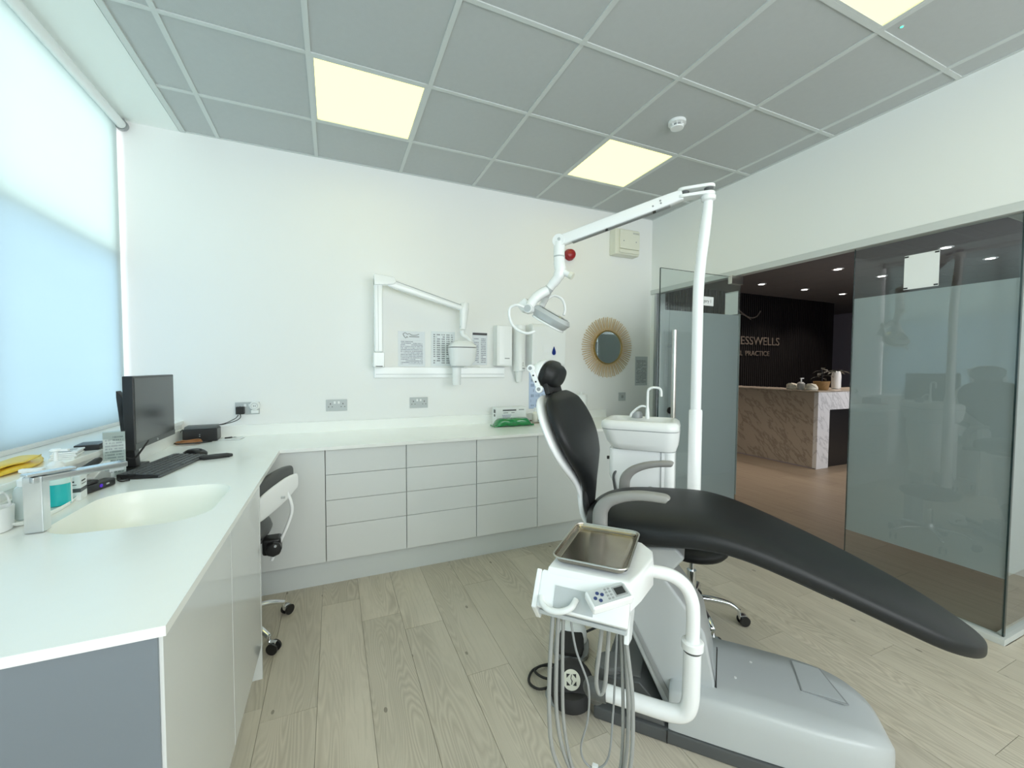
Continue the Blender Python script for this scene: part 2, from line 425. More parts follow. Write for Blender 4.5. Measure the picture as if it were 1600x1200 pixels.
struct(part('wall_side', MB().box(XB, XB+.1, YF, YC+.02, -.06, 3.0), WALLR), 'white wall')
struct(part('wall_right', MB().box(XR, XR+.14, YC-.07, 0, 2.19, 3.0).box(XR+.0, XR+.14, -.055, 0, -.0, 2.19).box(XR+.14, XB, YC-.07, YC+.12, 2.19, 3.0), WALLR), 'white wall above the glass partition')
struct(part('trim_1', MB().box(XR-.012, XR+.06, YC-.02, -.0, 2.145, 2.192).box(XR+.06, XB, YC-.012, YC+.06, 2.145, 2.192), TEE, bevel=.003), 'pale header channel over the glass')
struct(part('trim_2', MB().box(XR-.006, XR+.05, -.085, -.055, 0, 2.145), ALU, bevel=.002), 'aluminium jamb channel')
struct(part('trim_3', MB().box(XR-.018, XR+.04, YC-.018, -1.85, 0, .032).box(XR+.04, XB, YC-.018, YC+.03, 0, .032), TEE, bevel=.003), 'white floor channel under the glass')
# ceiling: tiles, grid, margin
ce = struct(part('ceiling', MB().box(-1.3, XB+.1, YF-.1, .14, 2.96, 3.05), GAP), 'suspended ceiling of grey square tiles')
part('ceiling_margin', MB().box(XWL-.06, -.812, YF, -.0005, ZC-.002, 2.97), MARGIN, ce)
part('ceiling_trim', MB().box(-.808, -.778, YF, -.0005, ZC-.004, 2.95), TEE, ce)
gx = [-.79, -.6, 0, .6, 1.2, 1.8, 2.4, 3.0, 3.6, 4.2, XB]
gy = [0]+[-.491-.6*k for k in range(8)]+[YF]
LIGHTS = {(2, 1), (5, 1), (5, 4), (2, 4), (2, 7), (5, 7)}
tile_me = {}
def in_room(x, y): return x < XR-.01 or y < YC-.01
def rects_cell(i, j):
    x0, x1 = gx[i], gx[i+1]; y1, y0 = gy[j], gy[j+1]
    if x0 < XR < x1: 
        return [(x0, XR, y0, y1)]+([(XR, x1, y0, min(y1, YC))] if y0 < YC-.05 else [])
    if x0 >= XR:
        if y1 <= YC: return [(x0, x1, y0, y1)]
        if y0 < YC-.05: return [(x0, x1, y0, YC)]
        return []
    return [(x0, x1, y0, y1)]
for i in range(len(gx)-1):
    for j in range(len(gy)-1):
        if (i, j) in LIGHTS: continue
        for x0, x1, y0, y1 in rects_cell(i, j):
            w, l = x1-x0-.012, y1-y0-.012
            if w < .03 or l < .03: continue
            k = (round(w, 3), round(l, 3))
            if k not in tile_me:
                me = mesh_of(MB().box(-w/2, w/2, -l/2, l/2, 0, .014), smooth=False); me.materials.append(TILE); tile_me[k] = me
            o = D.objects.new('ceiling_tile', tile_me[k]); COL.objects.link(o); o.parent = ce
            o.location = Vector(((x0+x1)/2, (y0+y1)/2, ZC+.005))-Vector(ce.location)
for x in gx[1:-1]:
    y1 = 0 if x < XR else YC
    part('ceiling_tee', MB().box(x-.012, x+.012, YF, y1-.0005, ZC-.001, 2.96), TEE, ce)
for y in gy[1:-1]:
    xe = XR if y > YC else XB
    part('ceiling_tee', MB().box(-.79, xe-.0005, y-.011, y+.011, ZC-.0005, 2.958), TEE, ce)
part('ceiling_edge_trim', MB().box(-.79, XR, -.012, -.0005, ZC-.0008, 2.958).box(XR-.014, XR-.0005, YC, -.0, ZC-.0008, 2.958), TEE, ce)
# lit ceiling panels
LPAN = emit_mat('lit diffuser', (1.0, .95, .33), 2.3)
lab = {(2, 1): 'lit square ceiling panel nearest the window and back wall', (5, 1): 'lit square ceiling panel above the lamp arm',
       (5, 4): 'lit square ceiling panel cut by the top edge, over the glass partition', (2, 4): 'lit square ceiling panel overhead, outside the picture',
       (2, 7): 'lit square ceiling panel behind the viewpoint, window side', (5, 7): 'lit square ceiling panel behind the viewpoint, partition side'}
for (i, j) in sorted(LIGHTS):
    x0, x1, y1, y0 = gx[i]+.012, gx[i+1]-.012, gy[j]-.011, gy[j+1]+.011
    t = thing('ceiling_light', lab[(i, j)], 'ceiling light', ((x0+x1)/2, (y0+y1)/2, ZC), 0, 'square ceiling light panels')
    w, l = (x1-x0)/2, (y1-y0)/2
    part('frame', MB().box(-w, w, -l, -l+.012, 0, .03).box(-w, w, l-.012, l, 0, .03).box(-w, -w+.012, -l+.012, l-.012, 0, .03).box(w-.012, w, -l+.012, l-.012, 0, .03), TEE, t)
    part('diffuser', MB().box(-w+.012, w-.012, -l+.012, l-.012, .006, .012), LPAN, t)
# window, lower panes tinted to shade the blind, blind
wn = struct(thing('window_1', 'large window behind the roller blind', 'window', (-1.19, -2.3, ZS)))
del wn['category']
mb = MB().box(-.03, .03, -2.25, 2.26, 0, .05).box(-.03, .03, -2.25, 2.26, 1.83, 1.88).box(-.03, .03, -2.25, 2.26, 1.035, 1.075)
for y in (-2.25, -1.12, 0.0, 1.12, 2.21): mb.box(-.03, .03, y, y+.05, .05, 1.83)
part('frame', mb, WPLAS, wn)
for k, y in enumerate((-2.2, -1.07, .05, 1.17)):
    yy = y+(1.07 if k != 3 else 1.04)
    part('pane', MB().box(-.004, .004, y, yy, .05, 1.035), PANEB, wn)
    part('pane', MB().box(-.004, .004, y, yy, 1.075, 1.83), PANE, wn)
bl = thing('roller_blind', 'white translucent roller blind glowing with daylight on the left', 'blind', (-1.1, -2.28, ZS))
part('fabric', MB().quad((-.02, -2.24, .006), (-.02, 2.245, .006), (-.02, 2.245, 1.86), (-.02, -2.24, 1.86)), BLIND, bl)
part('roller_tube', MB().cyl((.005, -2.24, 1.862), (.005, 2.235, 1.862), .026, n=20), WPLAS, bl)
part('end_bracket', MB().cyl((.005, 2.236, 1.862), (.005, 2.262, 1.862), .033, n=20).box(-.01, .02, 2.24, 2.26, 1.862, 1.9), MGREY, bl, bevel=.002)
part('end_bracket', MB().cyl((.005, -2.262, 1.862), (.005, -2.241, 1.862), .033, n=20).box(-.01, .02, -2.26, -2.242, 1.862, 1.9), MGREY, bl, bevel=.002)
part('bottom_bar', MB().box(-.028, -.012, -2.24, 2.245, .002, .022), WPLAS, bl, bevel=.002)

# ------------------------------------------------------------------ glass partition and door
def pane_root(name, loc, label):
    o = thing(name, label, 'x', loc); del o['category']; return struct(o)
g1 = pane_root('window_2', (XR+.02, -.55, 0), 'fixed frosted glass panel beside the back wall')
part('glass_pane', MB().box(-.005, .005, -.47, .46, .0, 2.145), GLASS, g1)
part('frosted_film', MB().quad((.006, -.47, .32), (.006, .46, .32), (.006, .46, 1.83), (.006, -.47, 1.83)), FROST, g1)
g2 = pane_root('window_3', (XR+.02, -2.19, 0), 'fixed frosted glass panel with a white sign holder')
part('glass_pane', MB().box(-.005, .005, -.342, .36, .032, 2.145), GLASS, g2)
part('frosted_film', MB().quad((.006, -.342, .322), (.006, .36, .322), (.006, .36, 1.83), (.006, -.342, 1.83)), FROST, g2)
part('glass_edge', MB().box(-.005, .005, .3602, .362, .032, 2.145), GLEDGE, g2)
part('glass_edge', MB().box(-.006, .012, -.350, -.343, .032, 2.145), GLEDGE, g2)
g3 = pane_root('window_4', ((XR+XB)/2, YC+.006, 0), 'glass return panel at the right edge')
hw = (XB-XR)/2
part('glass_pane', MB().box(-hw+.03, hw, -.005, .005, .032, 2.145), GLASS, g3)
part('frosted_film', MB().quad((-hw+.03, .006, .322), (hw, .006, .322), (hw, .006, 1.83), (-hw+.03, .006, 1.83)), FROST, g3)
# open glass door, hinged at y=-1.03, swung into the room
YD = -1.03; DW = .845
dr = pane_root('door_1', (XR, YD, 0), 'open frosted glass door with steel pull handle')
part('glass_pane', MB().box(-DW, .0, -.005, .005, .01, 2.118), GLASS, dr)
part('frosted_film', MB().quad((-DW+.003, .006, .05), (.0, .006, .05), (.0, .006, 1.815), (-DW+.003, .006, 1.815)), FROST, dr)
part('glass_edge', MB().box(-DW-.002, -DW-.0002, -.005, .005, .01, 2.118).box(-DW, -.125, -.005, .005, 2.1182, 2.120), GLEDGE, dr)
part('patch_fitting', MB().box(-.12, .012, -.018, .018, 2.062, 2.128), BRUSH, dr, bevel=.003)
part('patch_fitting', MB().box(-.12, .012, -.018, .018, .0, .06), BRUSH, dr, bevel=.003)
hd = part('pull_handle', MB().cyl((-DW+.085, -.065, .70), (-DW+.085, -.065, 1.66), .018, n=16), BRUSH, dr)
part('handle_standoff', MB().cyl((-DW+.085, -.06, 1.545), (-DW+.085, -.006, 1.545), .010, n=12).cyl((-DW+.085, -.06, .86), (-DW+.085, -.006, .86), .010, n=12), CHROME, hd)
part('lock_rose', MB().cyl((-DW+.11, -.012, 1.06), (-DW+.11, -.006, 1.06), .025, n=20), BLACK, dr)
# signs on the glass
s = thing('door_sign', 'small white Surgery 1 plate on the open glass door', 'sign', (2.765, YD-.0065, 1.905))
part('plate', MB().box(-.09, .09, -.002, 0, -.035, .035), PAPER, s)
MT = Matrix.Translation
text_part('lettering', 'Surgery 1', .036, MT((0, -.0022, 0)) @ Matrix.Rotation(PI/2, 4, 'X'), BLACK, s, .0002)
s = thing('sign_holder', 'square white sign holder on the clear band of the right glass panel', 'sign', (XR+.013, -2.161, 1.94))
sh = part('sheet', MB().box(-.003, 0, -.076, .076, -.098, .098), PAPER, s)
for y in (-.066, .066):
    for z in (-.09, .09): part('corner_clip', MB().box(-.005, -.0031, y-.009, y+.009, z-.004, z+.004), BLACK, sh)
s = thing('glass_notice', 'narrow white notice on the glass behind the door hinge', 'sign', (XR+.013, -.945, 1.925))
part('sheet', MB().box(-.003, 0, -.06, .06, -.095, .095), PAPER, s)
part('fixing_strip', MB().box(-.005, -.0031, -.06, .06, .085, .095), ALU, s)
# ================================================================== RECEPTION BEYOND THE GLASS
RX0, RX1, RY0, RY1, RZ = XR+.14, 13.0, YC+.05, 4.3, 2.9
struct(part('floor', MB().box(RX0-.14, RX1, RY0-.07, RY1, -.06, 0), RFLOOR), 'brown plank floor of the reception')
rc = struct(part('ceiling', MB().box(RX0, RX1, RY0, RY1, RZ+.02, RZ+.1), GAP), 'dark reception ceiling')
me = mesh_of(MB().box(-.295, .295, -.295, .295, 0, .012), smooth=False); me.materials.append(RCEIL)
for i in range(16):
    for j in range(11):
        o = D.objects.new('ceiling_tile', me); COL.objects.link(o); o.parent = rc
        o.location = Vector((RX0+.3+.6*i, RY0+.32+.6*j, RZ))-Vector(rc.location)
mb = MB()
for i in range(17): mb.box(RX0+.6*i-.005, RX0+.6*i+.005, RY0, RY1, RZ-.001, RZ+.02)
for j in range(12): mb.box(RX0, RX1, RY0+.02+.6*j-.005, RY0+.02+.6*j+.005, RZ-.001, RZ+.02)
part('ceiling_grid', mb, RCEIL, rc)
struct(part('wall_reception_side', MB().box(XB+.1, 6.0, RY0-.1, RY0, -.06, 3.0).box(8.6, RX1, RY0-.1, RY0, -.06, 3.0).box(6.0, 8.6, RY0-.1, RY0, -.06, .4).box(6.0, 8.6, RY0-.1, RY0, 2.3, 3.0), LILAC), 'reception wall with the added street window')
w6 = struct(thing('added_window_6', 'added unseen smoked window bringing daylight into the reception', 'window', (7.3, RY0-.05, .4))); del w6['category']  # added out of view to throw daylight on the desk end and floor
part('frame', MB().box(-1.3, 1.3, -.03, .03, 0, .05).box(-1.3, 1.3, -.03, .03, 1.85, 1.9).box(-1.3, -1.25, -.03, .03, .05, 1.85).box(1.25, 1.3, -.03, .03, .05, 1.85).box(-.025, .025, -.03, .03, .05, 1.85), DGREY, w6)
SMOKE = glass_mat('smoked glass', (.78, .79, .81), 1.0)
for x in (-1.25, .025): part('pane', MB().box(x, x+1.225, -.004, .004, .05, 1.85), SMOKE, w6)
portal((7.3, RY0-.12, 1.35), (PI/2, 0, 0), 2.6, 1.9)
struct(part('wall_reception_end', MB().box(RX1, RX1+.1, RY0-.1, RY1+.1, -.06, 3.0), LILAC), 'reception end wall')
struct(part('wall_reception_back', MB().box(RX0-.14, RX1+.1, RY1, RY1+.1, 2.02, 3.0), LILAC), 'grey lilac wall deep in the reception')
struct(part('wall_reception_dado', MB().box(RX0-.14, RX1+.1, RY1-.02, RY1+.1, -.06, 2.02), PURPLE), 'dark violet lower wall deep in the reception')
struct(part('wall_reception_left', MB().box(RX0-.14, RX0-.02, .14, RY1, -.06, 3.0), DARKW), 'dark reception wall')
dwall = struct(part('wall_slats', MB().box(RX0, 10.72, 2.40, 2.52, 0, RZ), DARKW), 'black slatted feature wall behind the reception desk')
mb = MB()
for k in range(118): mb.box(RX0+.02+k*.061, RX0+.055+k*.061, 2.38, 2.40, 0, RZ)
o = part('slats', mb, DARKW, dwall); o['kind'] = 'stuff'
# practice name and tooth mark on the black wall
sg = thing('wall_lettering', 'bronze practice name lettering on the black slatted wall', 'sign', (7.55, 2.366, 1.85))
RXM = Matrix.Rotation(PI/2, 4, 'X')
text_part('lettering', 'CRESSWELLS', .235, MT((.46, 0, .095)) @ RXM @ Matrix.Scale(1.16, 4, (1, 0, 0)), LETTER, sg, .006)
text_part('lettering', 'DENTAL', .14, MT((-.17, 0, -.157)) @ RXM @ Matrix.Scale(1.08, 4, (1, 0, 0)), LETTER, sg, .006)
text_part('lettering', 'PRACTICE', .14, MT((.56, 0, -.157)) @ RXM @ Matrix.Scale(1.16, 4, (1, 0, 0)), LETTER, sg, .006)
tm = [(-.35, 0, .35), (-.42, 0, .62), (-.30, 0, .80), (-.12, 0, .76), (.05, 0, .66), (.3, 0, .57), (.5, 0, .60), (.62, 0, .72)]
part('tooth_mark', MB().tube(cr(tm, 6), .012, 8).tube(cr([(-.12, 0, .60), (.1, 0, .62), (.34, 0, .53)], 6), .009, 8), LETTER, sg)
# downlights
DLE = emit_mat('downlight lens', (1.0, .95, .88), 9.0)
dnames = ['first reception downlight above the lettering, nearest the door edge', 'middle reception downlight in the open doorway', 'reception downlight just left of the glass panel edge, upper one',
          'reception downlight just left of the glass panel edge, lower one', 'reception downlight seen through the glass, left of the white sign holder', 'reception downlight seen through the glass, right of the white sign holder',
          'rightmost reception downlight seen through the glass', 'added unseen downlight above the door header, deepest one', 'added unseen downlight above the door header, middle one', 'added unseen downlight above the door header, nearest one']
for k, (x, y) in enumerate([(7.145, 1.628), (8.349, 1.624), (7.125, .405), (9.514, 1.603), (8.289, .394), (7.087, -.809), (8.304, -.808), (4.74, 1.62), (4.74, .40), (4.74, -.81)]):  # the row over the header is added unseen to light the desk front
    t = thing('downlight', dnames[k], 'downlight', (x, y, RZ-.012), 0, 'reception downlights')
    part('trim_ring', MB().lathe([(.05, .011), (.075, .011), (.075, .006), (.066, 0), (.05, .003)], n=24), WPLAS, t)
    part('lens', MB().lathe([(.0005, .002), (.048, .002), (.048, .010), (.0005, .010)], n=20), DLE, t)
    ld = D.lights.new('downlight_bulb', 'SPOT'); ld.energy = 62 if k < 7 else 66; ld.color = (1.0, .84, .70); ld.spot_size = 2.0 if k < 7 else 1.55; ld.spot_blend = .6; ld.shadow_soft_size = .04
    lo = D.objects.new('bulb', ld); COL.objects.link(lo); lo.parent = t; lo.location = (0, 0, -.01)
# reception desk
dk = thing('reception_desk', 'marble reception desk with beige front and white end', 'desk', (6.9, 1.15, 0))
part('front_panel', MB().box(-.73, -.69, -1.07, 1.1, .012, 1.06), MARB, dk, bevel=.002)
part('plinth_strip', MB().box(-.735, -.69, -1.07, 1.1, 0, .012), LILAC, dk)
part('end_frame', MB().box(-.735, -.47, -1.085, -1.03, 0, 1.06).box(-.47, 1.3, -1.085, -1.03, .815, 1.06).box(1.05, 1.3, -1.085, -1.03, 0, .815), MARBW, dk, bevel=.002)
part('inset_panel', MB().box(-.47, 1.05, -1.05, -1.03, 0, .815), BLACK, dk)
part('counter_top', MB().box(-.74, 1.3, -1.09, -.45, 1.06, 1.078).box(-.74, -.1, -.45, 1.1, 1.06, 1.078), MARB, dk, bevel=.003)
DKZ = 1.078
t = thing('pump_dispenser', 'small pump dispenser on the reception desk between cream ornaments', 'dispenser', (6.33, .40, DKZ+.0006))
part('bottle', MB().lathe([(.045, 0), (.05, .01), (.05, .09), (.03, .11), (.018, .115)], n=20), LGREY, t)
part('pump', MB().cyl((0, 0, .1155), (0, 0, .16), .01).box(-.012, .05, -.01, .01, .158, .172), WPLAS, t)
for dx, lb in ((.135, 'cream shell ornament left of the desk pump dispenser'), (-.135, 'cream shell ornament right of the desk pump dispenser')):
    t = thing('ornament', lb, 'ornament', (6.35, .40+dx, DKZ+.0006), 0, 'cream ornaments on the reception desk')
    part('shell', MB().lathe([(.001, 0), (.10, 0), (.115, .015), (.105, .05), (.07, .085), (.001, .095)], n=24, sx=.75, sy=.65), CREAM, t)
    part('rib', MB().tube([(-.06*abs(math.sin(a))-.005, .072*math.cos(a), .02+.07*math.sin(a)) for a in [PI*k/10 for k in range(11)]], .006, 6), CREAM, t)
t = thing('potted_plant', 'dark leafy plant in a tan basket pot on the reception desk', 'plant', (6.60, .28, DKZ+.0006))
part('pot', MB().lathe([(.075, 0), (.08, .005), (.105, .125), (.095, .125), (.09, .11), (.001, .11)], n=24), mat('tan basket', (.32, .19, .07), .6, var=.3, vscale=40), t)
part('foliage_stem', MB().tube(cr([(0, 0, .11), (.01, 0, .2), (-.02, 0, .3)], 4), .008, 8), BLACKM, t)
LEAF = mat('dark leaf', (.015, .022, .014), .4, var=.3)
for k in range(9):
    a = k*2.4; h = .16+.018*k; l = .13+.02*(k % 3)
    d = Vector((math.cos(a), math.sin(a), .5)).normalized(); s_ = d.cross(Vector((0, 0, 1))).normalized(); b0 = Vector((0, 0, h))
    part('leaf', MB().rings([[b0+d*l*t_+Vector((0, 0, -.09*t_*t_))+s_*w*q+Vector((0, 0, .002*e_)) for q, e_ in ((-1, 0), (0, 1), (1, 0), (0, -1))] for t_, w in ((0, .004), (.3, .022), (.6, .026), (.85, .014), (1, .002))]), LEAF, t)
t = thing('white_vase', 'tall white vase with dark leaves at the end of the reception desk', 'vase', (7.12, .37, DKZ+.0006))
part('vase_body', MB().lathe([(.05, 0), (.06, .01), (.062, .2), (.05, .26), (.04, .27), (.034, .26)], n=20), WPLAS, t)
for k in range(6):
    a = k*1.05+.3; d = Vector((math.cos(a), .5*math.sin(a), .8)).normalized(); s_ = Vector((0, 1, 0)); b0 = Vector((0, 0, .24))
    part('leaf', MB().rings([[b0+d*.22*t_+Vector((.1*math.cos(a)*t_*t_, 0, -.16*t_*t_))+s_*w*q+Vector((0, 0, .002*e_)) for q, e_ in ((-1, 0), (0, 1), (1, 0), (0, -1))] for t_, w in ((0, .005), (.4, .022), (.75, .02), (1, .002))]), LEAF, t)
# ================================================================== CABINETS AND WORKTOP
ZW, ZU = .888, .868
YFD, XFD = -.643, -.20            # door faces
# worktop with moulded basin (L shape), as a surface with a rounded hole
XF, YFR, YE, XE = -.197, -.668, -2.452, 2.60
SX0, SX1, SY0, SY1, SR = -.70, -.285, -1.82, -1.355, .12
wt = thing('worktop', 'continuous white L-shaped solid surface worktop with moulded basin', 'worktop', (-.5, -1.5, ZU))
def wl(mb):  # to local
    mb.v = [(x+.5, y+1.5, z-ZU) for x, y, z in mb.v]; return mb
hole = rrect(SX0, SX1, SY0, SY1, SR, 8)
def fill_prism(outer, holes, z0, z1):
    """flat slab with holes: returns a mesh"""
    bm = bmesh.new(); es = []
    for loop in [outer]+holes:
        vs = [bm.verts.new((x, y, z1)) for x, y in loop]
        es += [bm.edges.new((vs[i], vs[(i+1) % len(vs)])) for i in range(len(vs))]
    bmesh.ops.triangle_fill(bm, use_beauty=True, edges=es)
    top = list(bm.faces)
    r = bmesh.ops.extrude_face_region(bm, geom=top)
    bmesh.ops.translate(bm, vec=(0, 0, z0-z1), verts=[v for v in r['geom'] if isinstance(v, bmesh.types.BMVert)])
    bmesh.ops.recalc_face_normals(bm, faces=bm.faces)
    me = D.meshes.new('slab'); bm.to_mesh(me); bm.free(); return me
slab = fill_prism([(-.84, YE), (XF, YE), (XF, YFR), (XE, YFR), (XE, -.02), (-.84, -.02)], [hole], ZU, ZW)
slab.transform(Matrix.Translation((.5, 1.5, -ZU)))
link('slab', slab, SOLID, wt)
part('upstand', wl(MB().box(-.82, XE, -.02, -.001, ZU, .965)), SOLID, wt, bevel=.002)
part('upstand', wl(MB().box(-.841, -.822, -2.45, -.002, ZU, .958)), SOLID, wt, bevel=.002)
# basin bowl
def basin():
    mb = MB(); rs = []
    cx, cy = (SX0+SX1)/2, (SY0+SY1)/2
    for f, z in ((1.0, ZW), (.985, ZW-.006), (.965, ZW-.05), (.94, ZW-.11), (.88, ZW-.135), (.6, ZW-.145), (.08, ZW-.150)):
        rs.append([(cx+(x-cx)*f, cy+(y-cy)*f, z) for x, y in hole])
    mb.rings(rs, cap=False); mb.f.append(tuple(len(rs)*len(hole)-len(hole)+i for i in range(len(hole)))); return mb
part('basin', wl(basin()), BASIN, wt, angle=60)
part('basin_waste', wl(MB().lathe([(.001, .004), (.03, .004), (.033, 0), (.001, -.001)], ((SX0+SX1)/2, (SY0+SY1)/2, ZW-.149), 20)), CHROME, wt)
# drawer units on the back run
VX = [.0435, .5345, 1.0243, 1.5113]
DZ = [.164, .388, .548, .708, .866]
uname = ['left unit of four white handleless drawers', 'middle unit of four white handleless drawers', 'right unit of four white handleless drawers']
for k in range(3):
    x0, x1 = VX[k]+.001, VX[k+1]-.001; cx = (x0+x1)/2; h = (x1-x0)/2
    t = thing('drawer_unit', uname[k]+' on the back run', 'drawer unit', (cx, YFD, 0), 0, 'drawer units under the back worktop')
    part('carcass', MB().box(-h, h, .022, .6, .15, .866), CARC, t)
    for j in range(4): part('drawer_front', MB().box(-h+.0015, h-.0015, 0, .02, DZ[j]+.0015, DZ[j+1]-.0015), GLOSSW, t, bevel=.0012)
def cab(name, label, x0, x1, nd):
    t = thing(name, label, 'cabinet', ((x0+x1)/2, YFD, 0)); h = (x1-x0)/2
    part('carcass', MB().box(-h+.001, h-.001, .022, .6, .15, .866), CARC, t)
    for k in range(nd):
        a = -h+2*h*k/nd; b_ = -h+2*h*(k+1)/nd
        part('door', MB().box(a+.002, b_-.002, 0, .02, .1655, .8645), GLOSSW, t, bevel=.0012)
cab('corner_cabinet', 'plain white corner panel cabinet left of the drawers, behind the tucked-in stool', -.60, VX[0], 1)
cab('door_cabinet', 'white two-door cabinet right of the drawers, behind the chair back', VX[3], 2.42, 2)
struct(part('baseboard_back', MB().box(-.60, 2.42, YFD+.05, YFD+.065, 0, .15), PLINTH), 'white plinth under the back cabinets')
# left run under the sink
t = thing('sink_cabinet', 'white gloss base cabinet under the basin, nearest the window', 'cabinet', (-.5, -1.9, 0))
part('carcass', MB().box(-.3, .273, -.53, .545, .15, .72).box(-.3, -.28, -.53, .545, .72, .866).box(.255, .273, -.53, .545, .72, .866), CARC, t)
for y0, y1 in ((-2.442, -1.882), (-1.878, -1.357)): part('door', MB().box(.275, .295, y0+1.9+.0015, y1+1.9-.0015, .155, .862), GLOSSW, t, bevel=.0012)
part('end_panel', MB().box(-.3, .296, .546, .565, 0, .867), GLOSSW, t, bevel=.0012)
part('end_panel', MB().box(-.335, .2885, -.547, -.533, 0, .867), BLUEGREY, t, bevel=.0012)
part('plinth', MB().box(-.3, .24, -.53, .545, 0, .15), PLINTH, t)
# ================================================================== THINGS ON THE LEFT WORKTOP AND SILL
tp = thing('basin_tap', 'square chrome basin tap with flat spout beside the moulded sink', 'tap', (-.705, -1.755, ZW+.0006))
part('column', MB().box(-.021, .021, -.019, .019, 0, .165), TAPM, tp, bevel=.003)
u = Vector((.105, .12, 0)).normalized(); v = Vector((-u.y, u.x, 0))
part('spout', MB().obox((.068, .07, .155), u, v, (0, 0, 1), .115, .020, .009), TAPM, tp, bevel=.003)
part('spout_nozzle', MB().obox((.125, .136, .142), u, v, (0, 0, 1), .02, .012, .005), LGREY, tp)
part('lever', MB().obox((.02, .02, .170), u, v, (0, 0, 1), .055, .017, .004), TAPM, tp, bevel=.002)
# tray of bottles
tr = thing('oval_tray', 'shallow white oval tray under the soap bottles beside the tap', 'tray', (-.78, -1.555, ZW+.0006))
part('dish', MB().lathe([(.001, 0), (.085, 0), (.1, .006), (.108, .016), (.104, .018), (.09, .009), (.001, .006)], n=36, sx=.36, sy=1.45), SOLID, tr)
sb = thing('soap_bottle', 'tall pump bottle of teal hand wash on the oval tray', 'bottle', (-.778, -1.50, ZW+.0085), .0)
part('liquid', MB().lathe([(.030, 0), (.034, .004), (.034, .075), (.001, .075)], n=24, sy=.9), TEAL, sb)
part('bottle_body', MB().lathe([(.034, .0755), (.035, .095), (.030, .112), (.018, .125), (.001, .127)], n=24, sy=.9), PALETEAL, sb)
part('label_strip', MB().box(.026, .0345, .004, .012, .006, .09), PAPER, sb, bevel=.001)
pm = part('pump_collar', MB().lathe([(.022, .118), (.023, .122), (.023, .140), (.014, .150), (.008, .152)], n=24), WPLAS, sb)
part('pump_head', MB().cyl((0, 0, .150), (0, 0, .186), .006).lathe([(.014, .186), (.016, .189), (.012, .195), (.001, .196)], n=20).box(-.004, .034, -.006, .006, .186, .193), WPLAS, pm)
s2 = thing('sanitiser_bottle', 'small clear pump bottle with white cap in front of the tap', 'bottle', (-.792, -1.63, ZW+.0085))
part('bottle_body', MB().lathe([(.022, 0), (.026, .004), (.026, .085), (.02, .102), (.012, .106)], n=20), mat('clear grey bottle', (.58, .66, .66), .2, var=.04), s2)
pm = part('pump_collar', MB().lathe([(.016, .104), (.017, .122), (.009, .13)], n=20), WPLAS, s2)
part('pump_head', MB().cyl((0, 0, .128), (0, 0, .148), .006).box(-.01, .045, -.009, .009, .146, .156), WPLAS, pm, bevel=.002)
part('label', MB().box(.0225, .0262, -.004, .008, .03, .05), DGREY, s2)
hb = thing('carry_basket', 'white plastic basket with loop handle at the left edge beside the tap', 'basket', (-.80, -1.715, ZW+.002))
part('bowl', MB().lathe([(.030, 0), (.036, .01), (.040, .07), (.038, .07), (.033, .012), (.001, .008)], n=24, sx=.5), WPLAS, hb)
part('handle', MB().tube(cr([(0, -.036, .066), (0, -.022, .10), (0, .0, .112), (0, .022, .10), (0, .036, .066)], 6), .003, 8), WPLAS, hb)
bx = thing('small_carton', 'small white carton with dark stripe behind the teal soap bottle', 'box', (-.772, -1.405, ZW+.0006), .12)
part('carton', MB().box(-.022, .022, -.03, .03, 0, .088), PAPER, bx, bevel=.001)
part('stripe', MB().box(-.0225, .0225, -.0305, .0305, .030, .044), DGREY, bx)
part('print_line', MB().box(-.014, .006, -.0306, -.0304, .066, .071).box(-.014, .012, -.0306, -.0304, .056, .0585).box(.0224, .0226, -.02, .015, .066, .071).box(.0224, .0226, -.02, .02, .056, .0585), BLACK, bx)
hu = thing('usb_hub', 'black gadget with a small violet light between basin and keyboard', 'hub', (-.768, -1.285, ZW+.0006), -.25)
part('body', MB().box(-.022, .022, -.075, .075, 0, .03), BLACK, hu, bevel=.006, seg=3)
part('raised_block', MB().box(-.016, .016, -.055, .0, .03, .042), BLACK, hu, bevel=.004)
part('status_light', MB().cyl((.0215, .0, .016), (.0235, .0, .016), .007), emit_mat('violet indicator', (.08, .02, .5), 1.0), hu)
part('port', MB().box(.0215, .0228, .025, .040, .013, .019), LGREY, hu)
# sill things
t = thing('yellow_bag', 'folded yellow plastic bags lying on the window sill', 'bag', (-.93, -1.41, ZS+.0006))
rs = []
for k in range(9):
    s_ = k/8; wv = .052*math.sin(PI*min(1, s_*1.05+.06))**.4; hgt = .020+.004*math.sin(7*s_)
    rs.append([(wv*p+.004*math.sin(9*s_+3*q), -.16+.32*s_, max(.0, hgt*.5+hgt*.5*q+.003*math.sin(11*s_+5*p))) for p, q in sup(1, 1, 2.6, 18)])
part('fold', MB().rings(rs), YELLOW, t, angle=60)
rs = [[(.04*p*(1-.2*abs(2*s_-1))+.004, -.13+.20*s_, .024+.006+.006*q+.002*math.sin(8*s_)) for p, q in sup(1, 1, 2.4, 16)] for s_ in [k/6 for k in range(7)]]
part('fold', MB().rings(rs), YELLOW, t, angle=60)
t = thing('leaflet_stack', 'white printed leaflets stacked on the sill behind the soap pump', 'leaflets', (-.885, -1.20, ZS+.0006), .2)
for k in range(4): part('leaflet', MB().box(-.035+.004*(k % 2), .035+.004*(k % 2), -.06+.008*k, .055+.006*k, .006*k, .006*k+.005), PAPER, t)
part('cover_print', MB().box(-.02, .02, -.03, .0, .0231, .0234).box(-.024, .024, .02, .05, .0231, .0234), MGREY, t)
t = thing('black_case', 'flat black plastic case on the window sill left of the monitor', 'case', (-.885, -1.02, ZS+.0006), .15)
